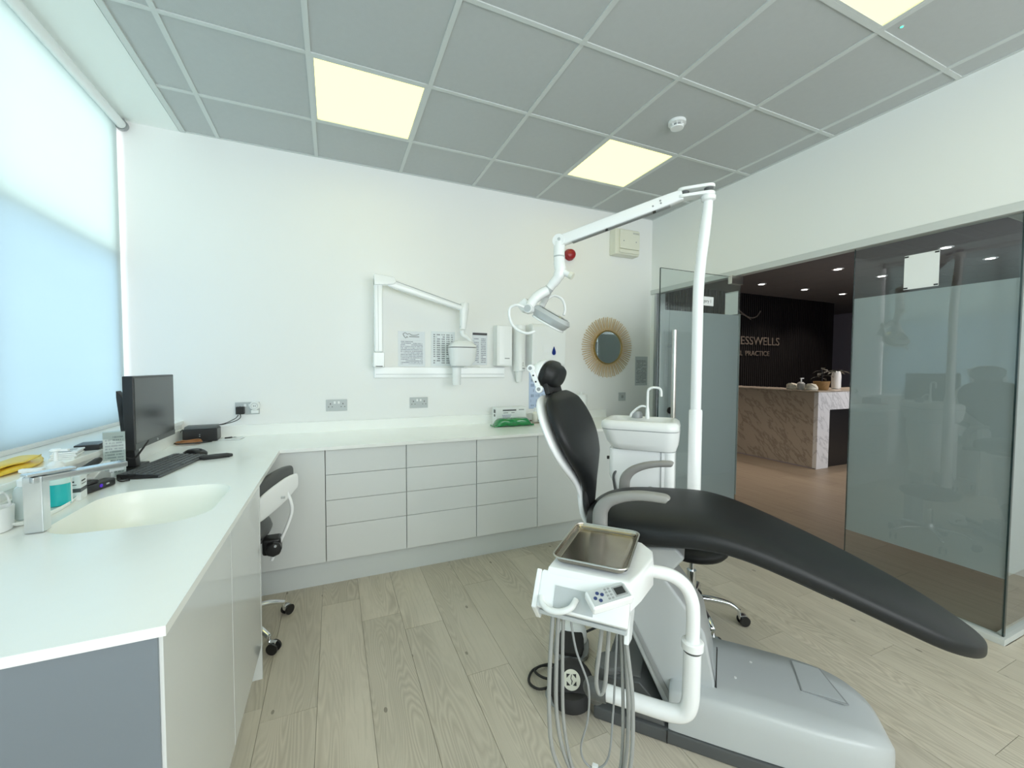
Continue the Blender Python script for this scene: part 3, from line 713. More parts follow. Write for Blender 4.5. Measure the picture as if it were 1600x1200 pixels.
part('body', MB().box(-.04, .04, -.055, .055, 0, .024), BLACK, t, bevel=.004)
part('lid_label', MB().box(-.022, .022, -.03, .03, .0241, .0246), DGREY, t)
t = thing('black_wand', 'black wand lying under the window sill edge beside the tap spout', 'tool', (-.805, -1.30, ZW+.066), 0)
part('barrel', MB().tube(cr([(.0, -.12, .0), (0, 0, .012), (0, .15, .03)], 6), [.011]*6+[.013]*6+[.010], 12), BLACKM, t)
part('tip', MB().cyl((0, -.135, -.002), (0, -.12, 0), .006, .011), DGREY, t)
t = thing('white_holder', 'white and grey wedge shaped holder under the sill next to the leaflet holder', 'holder', (-.803, -1.185, ZW+.0006), 0)
part('body', MB().prism([(-.05, 0), (.10, 0), (.10, .06), (.085, .072), (-.05, .03)], 'x', -.014, .012), LGREY, t, bevel=.004)
part('cap', MB().prism([(-.05, .031), (.085, .073), (.1, .061), (.1, .070), (.088, .082), (-.05, .040)], 'x', -.015, .013), WPLAS, t, bevel=.003)
t = thing('leaflet_holder', 'upright printed sheet in a clear holder left of the monitor stand', 'leaflet holder', (-.778, -1.09, ZW+.0006), math.radians(24))
sheet = print_mat('leaflet print', (.62, .65, .62), (.22, .25, .25), .07, .19, 15, 0, .42)
M_ = Matrix.Rotation(math.radians(-8), 4, 'X')
part('sheet', MB().box(-.036, .034, -.002, .0, .005, .200), sheet, t)
part('holder_foot', MB().box(-.036, .034, -.025, .02, 0, .004), LGREY, t)
part('clear_cover', MB().box(-.037, .035, -.0045, -.0025, .004, .205), GLASS, t)
# monitor
mo = thing('monitor', 'black desktop monitor with dark blank screen on the left worktop', 'monitor', (-.765, -.72, ZW+.0006))
part('panel', MB().box(-.022, .018, -.262, .258, .095, .440), BLACK, mo, bevel=.004)
part('screen', MB().box(.0182, .0192, -.25, .246, .125, .430), SCREEN, mo)
bz = part('bezel', MB().box(.0182, .0205, -.258, .254, .098, .124), DGREY, mo, bevel=.001)
text_part('logo', 'hp', .018, MT((.0207, -.0, .111)) @ Matrix.Rotation(PI/2, 4, 'Z') @ RXM, LGREY, bz, .0003)
st = part('stand_column', MB().prism([(-.035, .012), (.005, .012), (-.016, .31), (-.062, .372), (-.062, .34)], 'y', -.215, -.165), BLACK, mo, bevel=.003)
part('stand_link', MB().box(-.05, -.02, -.215, .03, .25, .31), BLACK, mo, bevel=.003)
part('stand_base', MB().box(-.05, .012, -.31, -.08, 0, .012), BLACK, mo, bevel=.005)
part('cable', MB().tube(cr([(-.03, -.22, .14), (-.03, -.26, .11), (-.025, -.255, .07), (.0, -.22, .055), (.02, -.19, .09), (.02, -.12, .12)], 6), .004, 8), BLACKM, mo)
# keyboard
kb = thing('keyboard', 'black computer keyboard in front of the monitor', 'keyboard', (-.648, -.93, ZW+.0006), math.radians(-9))
part('case', MB().prism([(-.075, 0), (.075, 0), (.075, .012), (-.075, .024)], 'y', -.225, .225), BLACK, kb, bevel=.003)
mb = MB()
for r_ in range(6):
    nk = 19 if r_ else 19
    for c_ in range(nk):
        if r_ == 5 and 4 < c_ < 9: continue
        y = -.212+c_*.0226; x = -.062+r_*.0235; z = .0235-(x+.075)*.08
        mb.add([(x+.001, y, z-.003), (x+.020, y, z-.0045), (x+.020, y+.0195, z-.0045), (x+.001, y+.0195, z-.003), (x+.003, y+.002, z+.004), (x+.018, y+.002, z+.0028), (x+.018, y+.0175, z+.0028), (x+.003, y+.0175, z+.004)],
               [(0, 1, 2, 3), (4, 5, 6, 7), (0, 1, 5, 4), (1, 2, 6, 5), (2, 3, 7, 6), (3, 0, 4, 7)])
part('keys', mb, DGREY, kb, smooth=False)
part('palm_edge', MB().box(.0755, .083, -.225, .225, 0, .011), DGREY, kb, bevel=.002)
part('cable', MB().tube(cr([(-.06, -.226, .006), (-.055, -.25, .006), (-.03, -.27, .005), (-.01, -.255, .005)], 6), .003, 8), BLACKM, kb)
ms = thing('mouse', 'black mouse at the far end of the keyboard', 'mouse', (-.60, -.67, ZW+.0006), math.radians(-25))
rs = [[(x, .034*w*p, max(0, h_*.5+h_*.5*q)) for p, q in sup(1, 1, 2.6, 20)] for x, w, h_ in ((-.058, .3, .012), (-.05, .75, .026), (-.03, .95, .036), (0, 1, .040), (.03, .95, .033), (.05, .75, .022), (.058, .35, .012))]
part('shell', MB().rings(rs), BLACK, ms, angle=60)
part('wheel', MB().cyl((.03, -.003, .031), (.03, .003, .031), .008, n=14), DGREY, ms)
t = thing('wrist_pad', 'flat black rounded pad on the room side of the mouse', 'pad', (-.482, -.775, ZW+.0006), math.radians(20))
part('pad', MB().rings([[(x, .042*w*p, max(0, .009+.009*q)*h_) for p, q in sup(1, 1, 2.6, 20)] for x, w, h_ in ((-.075, .4, .7), (-.06, .8, .95), (0, 1, 1), (.05, .8, .95), (.072, .3, .7))]), BLACKM, t, angle=60)
part('base_sheet', MB().box(-.06, .055, -.034, .034, 0, .002), DGREY, t)
# black box in the corner
pc = thing('desk_device', 'black box shaped device in the worktop corner below the socket', 'device', (-.70, -.135, ZW+.0006), math.radians(3))
part('body', MB().box(-.092, .092, -.05, .085, .0, .083), BLACK, pc, bevel=.008, seg=3)
part('lid', MB().prism([(-.048, .0835), (.08, .0835), (.07, .098), (-.02, .098)], 'x', -.086, .086), DGREY, pc, bevel=.004)
part('indicator', MB().box(-.004, .002, -.0515, -.050, .034, .038).box(-.004, .002, -.0515, -.050, .046, .049), LGREY, pc)
part('cable', MB().tube(cr([(.07, .06, .09), (.12, .075, .10), (.17, .09, .125), (.185, .095, .14), (.190, .10, .150)], 6), .0025, 8), BLACKM, pc)
part('cable', MB().tube(cr([(-.09, .03, .06), (-.105, .02, .075), (-.112, .01, .06)], 6), .0025, 8), BLACKM, pc)
t = thing('cable_coil', 'tangle of orange brown and black cables in front of the corner box', 'cables', (-.738, -.255, ZW+.0055), 0)
part('brown_loop', MB().tube([(.065*math.cos(a), .03*math.sin(a), .006+.004*math.sin(3*a)) for a in [2*PI*k/24 for k in range(24)]], .006, 8, closed=True), ORANGE, t)
part('brown_loop', MB().tube([(.01+.05*math.cos(a), .005+.022*math.sin(a), .016+.003*math.sin(2*a)) for a in [2*PI*k/24 for k in range(24)]], .005, 8, closed=True), ORANGE, t)
part('black_lead', MB().tube(cr([(-.07, -.01, .005), (-.03, -.035, .005), (.03, -.038, .006), (.09, -.02, .005), (.12, .0, .005)], 6), .004, 8), BLACKM, t)
t = thing('white_pad', 'thin white tablet lying beside the corner box with a key fob on it', 'tablet', (-.535, -.135, ZW+.0006), math.radians(-8))
part('slab', MB().box(-.062, .062, -.05, .05, 0, .007), WPLAS, t, bevel=.002)
part('slab_edge', MB().box(-.0625, .0625, -.0505, .0505, .001, .003), LGREY, t)
t = thing('key_fob', 'small black key fob on the thin white tablet', 'key fob', (-.545, -.135, ZW+.0085), math.radians(30))
part('fob', MB().rings([[(x, .008*w*p, max(0, .004+.004*q)) for p, q in sup(1, 1, 2.5, 14)] for x, w in ((-.03, .3), (-.022, .9), (0, 1), (.012, .6))]), BLACK, t, angle=60)
part('clip', MB().tube([(.028+.014*math.cos(a), .007*math.sin(a), .003) for a in [2*PI*k/14 for k in range(14)]], .002, 6, closed=True), CHROME, t)
# ================================================================== THINGS ON THE BACK WALL
def dbl_socket(x, z, label):
    t = thing('wall_socket', label, 'socket', (x, 0, z), 0, 'double wall sockets on the back wall')
    pt = part('plate', MB().box(-.0735, .0735, -.009, -.0005, -.0435, .0435), LGREY, t, bevel=.002)
    for sx in (-1, 1):
        part('rocker', MB().box(sx*.014-.007, sx*.014+.007, -.012, -.0088, .012, .030), WPLAS, pt, bevel=.001)
        part('pin_slot', MB().box(sx*.044-.003, sx*.044+.003, -.0094, -.0088, .006, .016).box(sx*.044-.016, sx*.044-.009, -.0094, -.0088, -.014, -.009).box(sx*.044+.009, sx*.044+.016, -.0094, -.0088, -.014, -.009), BLACK, pt)
    return t
dbl_socket(.117, 1.085, 'grey double wall socket above the left drawer unit, nothing plugged in')
dbl_socket(.738, 1.087, 'grey double wall socket right of centre, above the middle drawers')
dbl_socket(-.462, 1.082, 'grey double wall socket with a black and a white plug in it')
pl = thing('black_plug', 'black mains plug in the corner socket with a thin lead', 'plug', (-.502, -.010, 1.07))
part('body', MB().prism(rrect(-.026, .026, -.026, .026, .006), 'y', -.028, 0), BLACK, pl, bevel=.004)
part('lead', MB().tube(cr([(0, -.02, -.025), (.0, -.022, -.05), (-.03, -.022, -.072), (-.09, -.02, -.09), (-.13, -.018, -.096)], 6), .0025, 8), BLACKM, pl)
pl = thing('white_adaptor', 'white plug adaptor in the corner socket', 'plug', (-.415, -.010, 1.10))
part('body', MB().lathe([(.001, .038), (.026, .038), (.031, .033), (.032, 0), (.001, 0)], n=24, axis='y'), WPLAS, pl)
part('face_ring', MB().tube([(.020*math.cos(2*PI*k/20), -.0385, .020*math.sin(2*PI*k/20)) for k in range(20)], .0015, 6, closed=True), LGREY, pl)
part('lower_block', MB().box(-.022, .022, -.03, 0, -.052, -.03), WPLAS, pl, bevel=.003)
part('socket_hole', MB().box(-.006, -.002, -.0395, -.0382, -.006, .006).box(.004, .008, -.0395, -.0382, -.006, .006), MGREY, pl)
sw = thing('switch_plate', 'square grey switched spur on the back wall near the glass door', 'switch', (2.80, 0, 1.088))
part('plate', MB().box(-.043, .043, -.009, -.0005, -.043, .043), LGREY, sw, bevel=.002)
part('rocker', MB().box(-.012, .012, -.0125, -.0088, -.014, .014), MGREY, sw, bevel=.001)
# x-ray unit on its wall rail
xr = thing('xray_unit', 'white wall mounted dental x-ray arm and head on a rail', 'x-ray unit', (.95, 0, 1.29))
part('wall_rail', MB().box(-.56, .54, -.035, -.0005, 0, .088), WMET, xr, bevel=.006)
part('rail_groove', MB().box(-.55, .53, -.037, -.0352, .028, .032), LGREY, xr)
part('base_block', MB().box(-.575, -.495, -.15, -.036, .085, .20), WMET, xr, bevel=.008)
part('foot_slot', MB().box(-.56, -.51, -.1515, -.1502, .09, .096), DGREY, xr)
part('upright_arm', MB().box(-.567, -.505, -.15, -.09, .20, .765), WMET, xr, bevel=.012, seg=3)
part('arm_seam', MB().box(-.541, -.538, -.1515, -.1502, .21, .70), LGREY, xr)
part('shoulder_joint', MB().prism([(-.567, .70), (-.43, .715), (-.405, .735), (-.42, .77), (-.47, .775), (-.567, .785)], 'y', -.165, -.085), WMET, xr, bevel=.008)
a0, a1 = Vector((-.46, -.125, .735)), Vector((.115, -.125, .572)); dv = (a1-a0).normalized()
part('spring_arm', MB().rings([[a0+dv*(a1-a0).length*t+Vector((0, p*.024, 0))+Vector((-dv.z, 0, dv.x))*q*h for p, q in sup(1, 1, 5, 16)] for t, h in ((0, .03), (.1, .034), (.6, .026), (1, .02))]), WMET, xr)
part('arm_seam', MB().obox((a0+a1)/2+Vector((.01, -.0245, .018)), dv, (0, 1, 0), (-dv.z, 0, dv.x), .28, .0008, .002), MGREY, xr)
part('wrist_joint', MB().rings([[(.135+ox+p*w, -.125+q*.028, z) for p, q in sup(1, 1, 3, 20)] for z, w, ox in ((.62, .015, .01), (.615, .032, .008), (.57, .038, .004), (.50, .032, 0), (.42, .026, -.006), (.40, .024, -.008))]), WMET, xr, angle=60)
part('wrist_ring', MB().lathe([(.026, 0), (.027, .003), (.027, .008), (.026, .011)], (.127, -.125, .415), 24), LGREY, xr)
part('yoke', MB().tube(cr([(.122, -.125, .39), (.13, -.125, .355), (.165, -.13, .335), (.20, -.135, .29), (.205, -.135, .22)], 6), [.02]*6+[.018]*6+[.016]*6+[.018]*7, 14), WMET, xr)
hx = part('tube_head', MB().rings([[(.115+p*w+ox, -.15+q*w*.85, z) for p, q in sup(1, 1, 4, 28)] for z, w, ox in ((.095, .045, -.03), (.10, .075, -.014), (.14, .098, 0), (.245, .112, .0), (.2455, .105, 0))]), WMET, xr, angle=40)
part('head_cap', MB().rings([[(.115+p*w, -.15+q*w*.85, z) for p, q in sup(1, 1, 4, 28)] for z, w in ((.252, .110), (.262, .108), (.295, .075), (.305, .05), (.306, .01))]), WMET, xr, angle=40)
part('head_seam', MB().rings([[(.115+p*w, -.15+q*w*.85, z) for p, q in sup(1, 1, 4, 28)] for z, w in ((.2452, .104), (.2525, .104))]), DGREY, xr)
part('cone_collar', MB().lathe([(.05, .086), (.052, .096), (.03, .097)], (.075, -.15, 0), 24), LGREY, xr)
part('beam_cone', MB().lathe([(.032, -.055), (.034, -.05), (.036, .088), (.001, .088), (.001, -.05)], (.068, -.15, 0), 24), WMET, xr)
part('hand_cable', MB().tube(cr([(.12, -.06, .10), (.18, -.05, .085), (.26, -.045, .105), (.31, -.045, .09)], 6), .004, 8), WPLAS, xr)
# notices
def notice(x0, x1, z0, z1, name, label, m, group='paper notices on the back wall'):
    t = thing(name, label, 'notice', ((x0+x1)/2, 0, (z0+z1)/2), 0, group)
    part('sheet', MB().box(-(x1-x0)/2, (x1-x0)/2, -.003, -.0006, -(z1-z0)/2, (z1-z0)/2), m, t); return t
PAPC, INK = (.70, .74, .78), (.16, .18, .24)
t = notice(.575, .792, 1.383, 1.668, 'wall_notice', 'printed notice with a tooth emblem left of the x-ray head', print_mat('notice print a', PAPC, INK, .217, .285, 22, 0, .40, .2))
part('tooth_emblem', MB().tube(cr([(-.06, -.0045, .10), (-.068, -.0045, .12), (-.05, -.0045, .13), (-.035, -.0045, .118), (-.02, -.0045, .124), (.0, -.0045, .113), (.03, -.0045, .112), (.06, -.0045, .122)], 5), .002, 6).tube(cr([(-.06, -.0045, .10), (-.045, -.0045, .088), (-.04, -.0045, .10), (-.03, -.0045, .09)], 5), .002, 6), DGREY, t)
part('headline', MB().box(-.02, .06, -.0042, -.0031, .095, .104), MGREY, t)
notice(.842, 1.045, 1.388, 1.676, 'wall_notice', 'dense table of small print partly hidden behind the x-ray head', print_mat('notice print b', (.72, .76, .78), (.10, .11, .13), .203, .288, 16, 5, .34))
t = notice(1.20, 1.335, 1.40, 1.68, 'wall_notice', 'notice with a black header bar right of the x-ray head', print_mat('notice print c', PAPC, INK, .135, .28, 18, 2, .40, .1))
part('header_bar', MB().box(-.066, .066, -.0042, -.0031, .118, .138), BLACK, t)
notice(2.965, 3.125, 1.20, 1.50, 'wall_notice', 'grey laminated list by the glass door jamb', print_mat('notice print d', (.50, .54, .56), (.14, .15, .17), .16, .30, 24, 0, .42, .05))
notice(1.745, 1.925, 1.0, 1.335, 'wall_notice', 'blue tinted hand washing poster behind the chair headrest', print_mat('notice print e', (.50, .60, .78), (.20, .26, .40), .18, .335, 7, 3, .45))
# dispensers
t = thing('glove_dispenser', 'tall narrow white dispenser box left of the cup tube', 'dispenser', (1.463, 0, 1.392))
part('housing', MB().box(-.072, .072, -.095, -.0005, 0, .352), WPLAS, t, bevel=.006)
part('front_panel', MB().box(-.05, .068, -.099, -.0952, .012, .345), WMET, t, bevel=.002)
part('maker_mark', MB().box(.0, .045, -.1, -.0988, .062, .070), MGREY, t)
t = thing('cup_dispenser', 'round white cup dispenser tube on the back wall', 'dispenser', (1.618, -.056, 1.25))
part('tube', MB().lathe([(.001, .505), (.05, .505), (.053, .50), (.053, .10), (.048, .095), (.001, .095)], n=28), WPLAS, t)
part('top_band', MB().lathe([(.0535, .47), (.055, .473), (.055, .50), (.0535, .503)], n=28), WMET, t)
part('cup', MB().lathe([(.026, 0), (.034, .095), (.03, .095), (.001, .09)], n=24), WPLAS, t)
part('screw', MB().cyl((.015, -.0535, .17), (.015, -.055, .17), .004).cyl((.015, -.0535, .15), (.015, -.055, .15), .004), MGREY, t)
part('maker_mark', MB().box(.01, .035, -.0545, -.049, .118, .124), DGREY, t)
part('wall_mount', MB().box(-.03, .03, .03, .0555, .12, .48), WPLAS, t)
t = thing('towel_dispenser', 'large white paper towel dispenser with blue drop badge', 'dispenser', (1.885, 0, 1.385))
part('housing', MB().prism([(-.0005, 0), (-.11, .0), (-.13, .02), (-.14, .36), (-.12, .385), (-.0005, .385)], 'x', -.175, .17), WPLAS, t, bevel=.010, seg=3)
part('window', MB().prism([(-.142, .2), (-.1412, .13), (-.1415, .13), (-.1424, .2)], 'x', -.07, .01), WMET, t)
dp = [(0, .05), (.012, .02), (.0175, .0), (.0165, -.014), (.009, -.024), (0, -.027), (-.009, -.024), (-.0165, -.014), (-.0175, 0), (-.012, .02)]
part('drop_badge', MB().prism([(x+.042, z+.135) for x, z in dp], 'y', -.1425, -.134), BLUE, t)
part('outlet_lip', MB().box(-.13, .13, -.12, -.03, -.006, 0), MGREY, t)
# sunburst mirror
sm = thing('sunburst_mirror', 'round mirror with a sunburst frame of rattan sticks', 'mirror', (2.606, 0, 1.584))
part('glass', MB().lathe([(.001, .022), (.160, .022), (.160, .012), (.001, .012)], n=48, axis='y'), MIRROR, sm)
part('gilt_ring', MB().lathe([(.157, .012), (.157, .028), (.166, .030), (.170, .022), (.170, .008)], n=48, axis='y'), GOLD, sm)
part('back_board', MB().lathe([(.001, .001), (.19, .001), (.19, .010), (.001, .010)], n=48, axis='y'), RATTAN, sm)
ray = mesh_of(MB().cyl((.165, 0, 0), (.30, 0, 0), .006, .0042, n=7)); ray.materials.append(RATTAN)
for k in range(76):
    o = D.objects.new('ray', ray); COL.objects.link(o); o.parent = sm; o.location = (0, -.013+.004*(k % 2), 0); o.rotation_euler = (0, 2*PI*k/76, 0)
    o.scale = (.985+.02*(k % 2), 1, 1)
# extractor, alarm, smoke detector
t = thing('extractor_fan', 'square cream extractor fan box high on the back wall behind the lamp arm', 'fan', (2.765, 0, 2.49))
part('housing', MB().box(-.145, .145, -.10, -.0005, 0, .25), CREAM, t, bevel=.012, seg=3)
fc = part('front_cover', MB().box(-.105, .135, -.118, -.1005, .055, .235), CREAM, t, bevel=.006)
part('lower_lip', MB().box(-.105, .135, -.116, -.1005, .015, .048), CREAM, t, bevel=.004)
part('vent_slot', MB().box(.05, .125, -.1195, -.1178, .205, .209).box(.05, .125, -.1195, -.1178, .215, .219), MGREY, fc)
part('screw', MB().cyl((-.06, -.118, .13), (-.06, -.1195, .13), .006).cyl((.09, -.118, .13), (.09, -.1195, .13), .006), MGREY, fc)
t = thing('alarm_sounder', 'red fire alarm sounder on the back wall behind the lamp', 'alarm', (2.155, 0, 2.445))
part('base', MB().lathe([(.001, .001), (.052, .001), (.054, .02), (.001, .02)], n=28, axis='y'), RED, t)
part('dome', MB().lathe([(.05, .0205), (.05, .04), (.042, .058), (.022, .068), (.001, .07)], n=28, axis='y'), RED, t)
t = thing('smoke_detector', 'round white smoke detector on the ceiling tile right of the second panel', 'smoke detector', (2.087, -1.396, ZC+.005))
part('base', MB().lathe([(.001, 0), (.052, 0), (.053, -.018), (.045, -.020), (.001, -.020)], n=28), WPLAS, t)
for k in range(8):
    a = 2*PI*k/8; part('vent_fin', MB().obox((.034*math.cos(a), .034*math.sin(a), -.029), (math.cos(a), math.sin(a), 0), (-math.sin(a), math.cos(a), 0), (0, 0, 1), .005, .003, .009), WPLAS, t)
part('chamber', MB().lathe([(.028, -.0205), (.028, -.037), (.001, -.037)], n=20), MGREY, t)
part('bottom_cap', MB().lathe([(.040, -.0375), (.038, -.044), (.001, -.047), (.001, -.0375)], n=24), WPLAS, t)
t = thing('sensor_led', 'tiny green indicator light on the ceiling beside the upper right panel', 'indicator', (2.464, -2.344, ZC+.005))
part('lens', MB().lathe([(.006, 0), (.006, -.003), (.001, -.005)], n=12), emit_mat('green indicator', (.1, 1.0, .55), 2.0), t)
part('bezel', MB().lathe([(.0065, 0), (.009, 0), (.009, -.002), (.0065, -.002)], n=12), TEE, t)
# ================================================================== THINGS ON THE BACK WORKTOP
t = thing('glove_box', 'white printed glove carton standing on the back worktop', 'box', (1.497, -.125, ZW+.0006))
ct = part('carton', MB().box(-.137, .137, -.045, .05, 0, .15), PAPER, t, bevel=.002)
part('title_bar', MB().box(-.08, .045, -.0462, -.0451, .118, .130), DGREY, ct)
part('text_line', MB().box(-.075, -.03, -.0462, -.0451, .10, .106).box(.0, .03, -.0462, -.0451, .10, .106).box(.07, .12, -.0462, -.0451, .122, .130), MGREY, ct)
mb = MB()
for r_ in range(4):
    for c_ in range(9-r_): mb.add([(-.085+c_*.0095+r_*.004, -.0458, .085-r_*.011), (-.079+c_*.0095+r_*.004, -.0458, .085-r_*.011), (-.082+c_*.0095+r_*.004, -.0458, .076-r_*.011)], [(0, 1, 2)])
part('violet_pattern', mb, mat('violet print', (.10, .07, .30), .5), ct, smooth=False)
part('side_mark', MB().box(-.1378, -.1371, -.02, .02, .10, .13).box(-.1378, -.1371, -.015, .015, .07, .09), DGREY, ct)
t = thing('wipes_pack', 'crinkled green wet wipe pack in front of the glove carton', 'wipes', (1.475, -.24, ZW+.0006))
rs = []
for k in range(15):
    s_ = k/14; x = -.165+.33*s_; e_ = min(s_, 1-s_)
    wv = .058 if e_ > .14 else .044+.014*e_/.14; hv = .062*min(1, e_/.12)**.6+.005
    rs.append([(x, wv*p+.003*math.sin(13*s_+2*q), max(0, hv*.5+hv*.5*q+.0025*math.sin(17*s_+4*p))) for p, q in sup(1, 1, 3.2, 20)])
part('pack', MB().rings(rs), GREEN, t, angle=50)
part('end_seal', MB().box(-.182, -.163, -.045, .045, .001, .014), GREEN, t)
part('end_seal', MB().box(.163, .182, -.045, .045, .001, .014), GREEN, t)
part('flap_label', MB().rings([[(x, p*.02, .064+.0016*q) for p, q in sup(1, 1, 3, 12)] for x in (-.05, 0, .05)]), mat('light green label', (.03, .42, .12), .3), t)
t = thing('bottle_tray', 'thin metal tray under the bottles behind the chair back', 'tray', (1.80, -.12, ZW+.0006))
part('plate', MB().box(-.13, .13, -.07, .07, .004, .007), STEEL, t)
part('rim', MB().box(-.13, .13, -.07, -.067, .0, .014).box(-.13, .13, .067, .07, .0, .014).box(-.13, -.127, -.067, .067, 0, .014).box(.127, .13, -.067, .067, 0, .014), STEEL, t)
def pump_bottle(name, label, loc, r, h, body):
    t = thing(name, label, 'bottle', loc, 0, 'bottles on the back worktop')
    part('bottle_body', MB().lathe([(r*.9, 0), (r, .006), (r, h*.75), (r*.6, h*.9), (r*.4, h*.92), (.001, h*.92)], n=24), body, t)
    pm = part('pump_collar', MB().lathe([(r*.42, h*.92), (r*.42, h*1.02), (r*.2, h*1.05)], n=18), WPLAS, t)
    part('pump_head', MB().cyl((0, 0, h*1.04), (0, 0, h*1.2), .006).box(-.008, .04, -.008, .008, h*1.18, h*1.26), WPLAS, pm)
    return t
pump_bottle('pump_bottle', 'cream pump bottle left of the chair back', (1.745, -.13, ZW+.008), .028, .10, CREAM)
pump_bottle('pump_bottle', 'teal pump bottle peeking out beside the chair back', (1.875, -.12, ZW+.008), .032, .115, TEAL)
t = thing('roll_holder', 'white paper roll standing behind the right side of the chair back', 'paper roll', (2.25, -.10, ZW+.0006))
part('roll', MB().lathe([(.052, 0), (.055, .004), (.055, .235), (.05, .24), (.02, .24), (.02, .2), (.001, .2)], n=28), PAPER, t)
part('core', MB().lathe([(.012, .2), (.012, .262), (.006, .268), (.001, .268)], n=16), WPLAS, t)
pump_bottle('pump_bottle', 'white pump bottle just left of the paper roll', (2.13, -.11, ZW+.0006), .03, .18, WPLAS)
# ================================================================== DENTAL EQUIPMENT (local frame: x to the feet, y away from the viewer)
TH = math.radians(-47.5); EA = Vector((math.cos(TH), math.sin(TH), 0)); EN = Vector((-math.sin(TH), math.cos(TH), 0))
def at(a, n): return EA*a+EN*n
A0, N0 = 2.6, -.45
ch = thing('dental_chair', 'black upholstered dental chair on a grey base', 'dental chair', at(A0, N0), TH)
def loc(mb): mb.v = [(x-A0, y-N0, z) for x, y, z in mb.v]; return mb
# seat and leg cushion
sec = [(2.165, .06, .765, .035), (2.185, .15, .785, .075), (2.24, .225, .806, .10), (2.33, .262, .822, .11), (2.46, .270, .832, .108), (2.60, .270, .838, .10), (2.70, .265, .825, .092), (2.82, .257, .79, .086), (3.0, .243, .722, .08), (3.14, .226, .664, .076), (3.25, .200, .615, .072), (3.33, .155, .578, .064), (3.385, .10, .550, .052), (3.415, .05, .534, .038), (3.426, .012, .524, .02)]
rs = []
for a, w, zt, t_ in cr(sec, 5):
    w = max(w, .006); t_ = max(t_, .012); crown = .014*min(1, w/.2)
    rs.append([(a, N0+w*p, zt-t_/2+t_/2*q+(crown*(1-p*p) if q > 0 else 0)) for p, q in sup(1, 1, 3.6, 32)])
part('seat_cushion', loc(MB().rings(rs)), LEATHER, ch, angle=70)
rs = []
for a, w, zt, t_ in cr([s_ for s_ in sec if 2.2 < s_[0] < 3.05], 3):
    rs.append([(a, N0+w*.62*p, zt-t_-.010+.016*q) for p, q in sup(1, 1, 4, 24)])
part('seat_pan', loc(MB().rings(rs)), BLACKM, ch, angle=60)
# backrest
B0, B1 = Vector((2.150, N0, .75)), Vector((1.990, N0, 1.262)); bd = (B1-B0).normalized(); bn = Vector((bd.z, 0, -bd.x))
wid = [(0, .036), (.06, .040), (.14, .052), (.24, .082), (.36, .150), (.48, .215), (.60, .250), (.72, .254), (.82, .240), (.90, .210), (.955, .176), (.985, .14), (1.0, .095)]
def back(off, th, dw, s0=0.0):
    rs = []
    for s_, w in cr(wid, 4):
        if s_ < s0: continue
        w = max(.012, w+dw); c0 = B0+(B1-B0)*s_; e_ = min(1, (1-s_)/.10+.25)
        bulge = .060*math.sin(PI*min(1, max(0, s_*1.02))); k_ = .35+.65*min(1, s_/.42)
        rs.append([c0+bn*(off*k_+bulge*.6+q*th/2*e_*k_+(.012*(1-p*p) if (q > 0 and th > .04) else 0))+Vector((0, w*p, 0)) for p, q in sup(1, 1, 3.2, 28)])
    return MB().rings(rs)
part('backrest_cushion', loc(back(.028, .062, 0)), LEATHER, ch, angle=70)
part('backrest_shell', loc(back(-.022, .036, .006, .03)), WMET, ch, angle=70)
part('back_link', loc(MB().rings([[(a+p*.016, N0+q*.055, z) for p, q in sup(1, 1, 3, 16)] for a, z in cr([(2.128, .90, ), (2.128, .84), (2.133, .78), (2.15, .72), (2.20, .68), (2.27, .67)], 4)])), WMET, ch, angle=60)
part('back_link_cover', loc(MB().rings([[(a+.026+p*.014, N0+q*.06, z) for p, q in sup(1, 1, 3, 16)] for a, z in cr([(2.125, .86), (2.128, .80), (2.135, .76), (2.16, .715), (2.22, .69)], 4)])), BLACKM, ch, angle=60)
# headrest
H0 = Vector((1.978, N0, 1.345)); hdv = Vector((math.cos(math.radians(18)), 0, -math.sin(math.radians(18)))); hup = Vector((-hdv.z, 0, hdv.x))
def hring(d, w, h, n=28): return [H0+hdv*d+Vector((0, w*p, 0))+hup*h*q for p, q in sup(1, 1, 2.5, n)]
part('headrest_cushion', loc(MB().rings([hring(-.018, .105, .058), hring(-.014, .118, .064), hring(.004, .12, .064), hring(.012, .105, .056), hring(.03, .10, .052), hring(.044, .085, .042), hring(.05, .05, .025)])), LEATHER, ch, angle=50)
part('headrest_shell', loc(MB().rings([hring(-.019, .118, .066), hring(-.034, .116, .064), hring(-.056, .10, .052), hring(-.07, .07, .035), hring(-.073, .02, .01)])), WMET, ch, angle=50)
def brk(y):
    mb = MB(); p0 = H0+hdv*-.058+hup*.012+Vector((0, y, 0)); p1 = Vector((1.966, N0+y, 1.285))
    d = (p1-p0).normalized(); s_ = Vector((d.z, 0, -d.x))
    mb.obox((p0+p1)/2, d, (0, 1, 0), s_, (p1-p0).length/2, .006, .010)
    for p in (p0, p1): mb.cyl(p-Vector((0, .008, 0)), p+Vector((0, .008, 0)), .016, n=20)
    return mb, p0, p1
for y in (-.124, .10):
    mb, p0, p1 = brk(y); o = part('headrest_bracket', loc(mb), WMET, ch, bevel=.002)
    for p in (p0, p1): part('bracket_bolt', loc(MB().cyl(p-Vector((0, .0105, 0)), p-Vector((0, .0075, 0)), .008, n=14)), MGREY, o)
    for f in (.35, .65):
        p = p0+(p1-p0)*f; part('bracket_bolt', loc(MB().cyl(p-Vector((0, .008, 0)), p-Vector((0, .0055, 0)), .004, n=10)), BLACK, o)
part('headrest_stem', loc(MB().obox((1.985, N0, 1.285), bd, (0, 1, 0), bn, .025, .09, .012)), BLACKM, ch, bevel=.004)
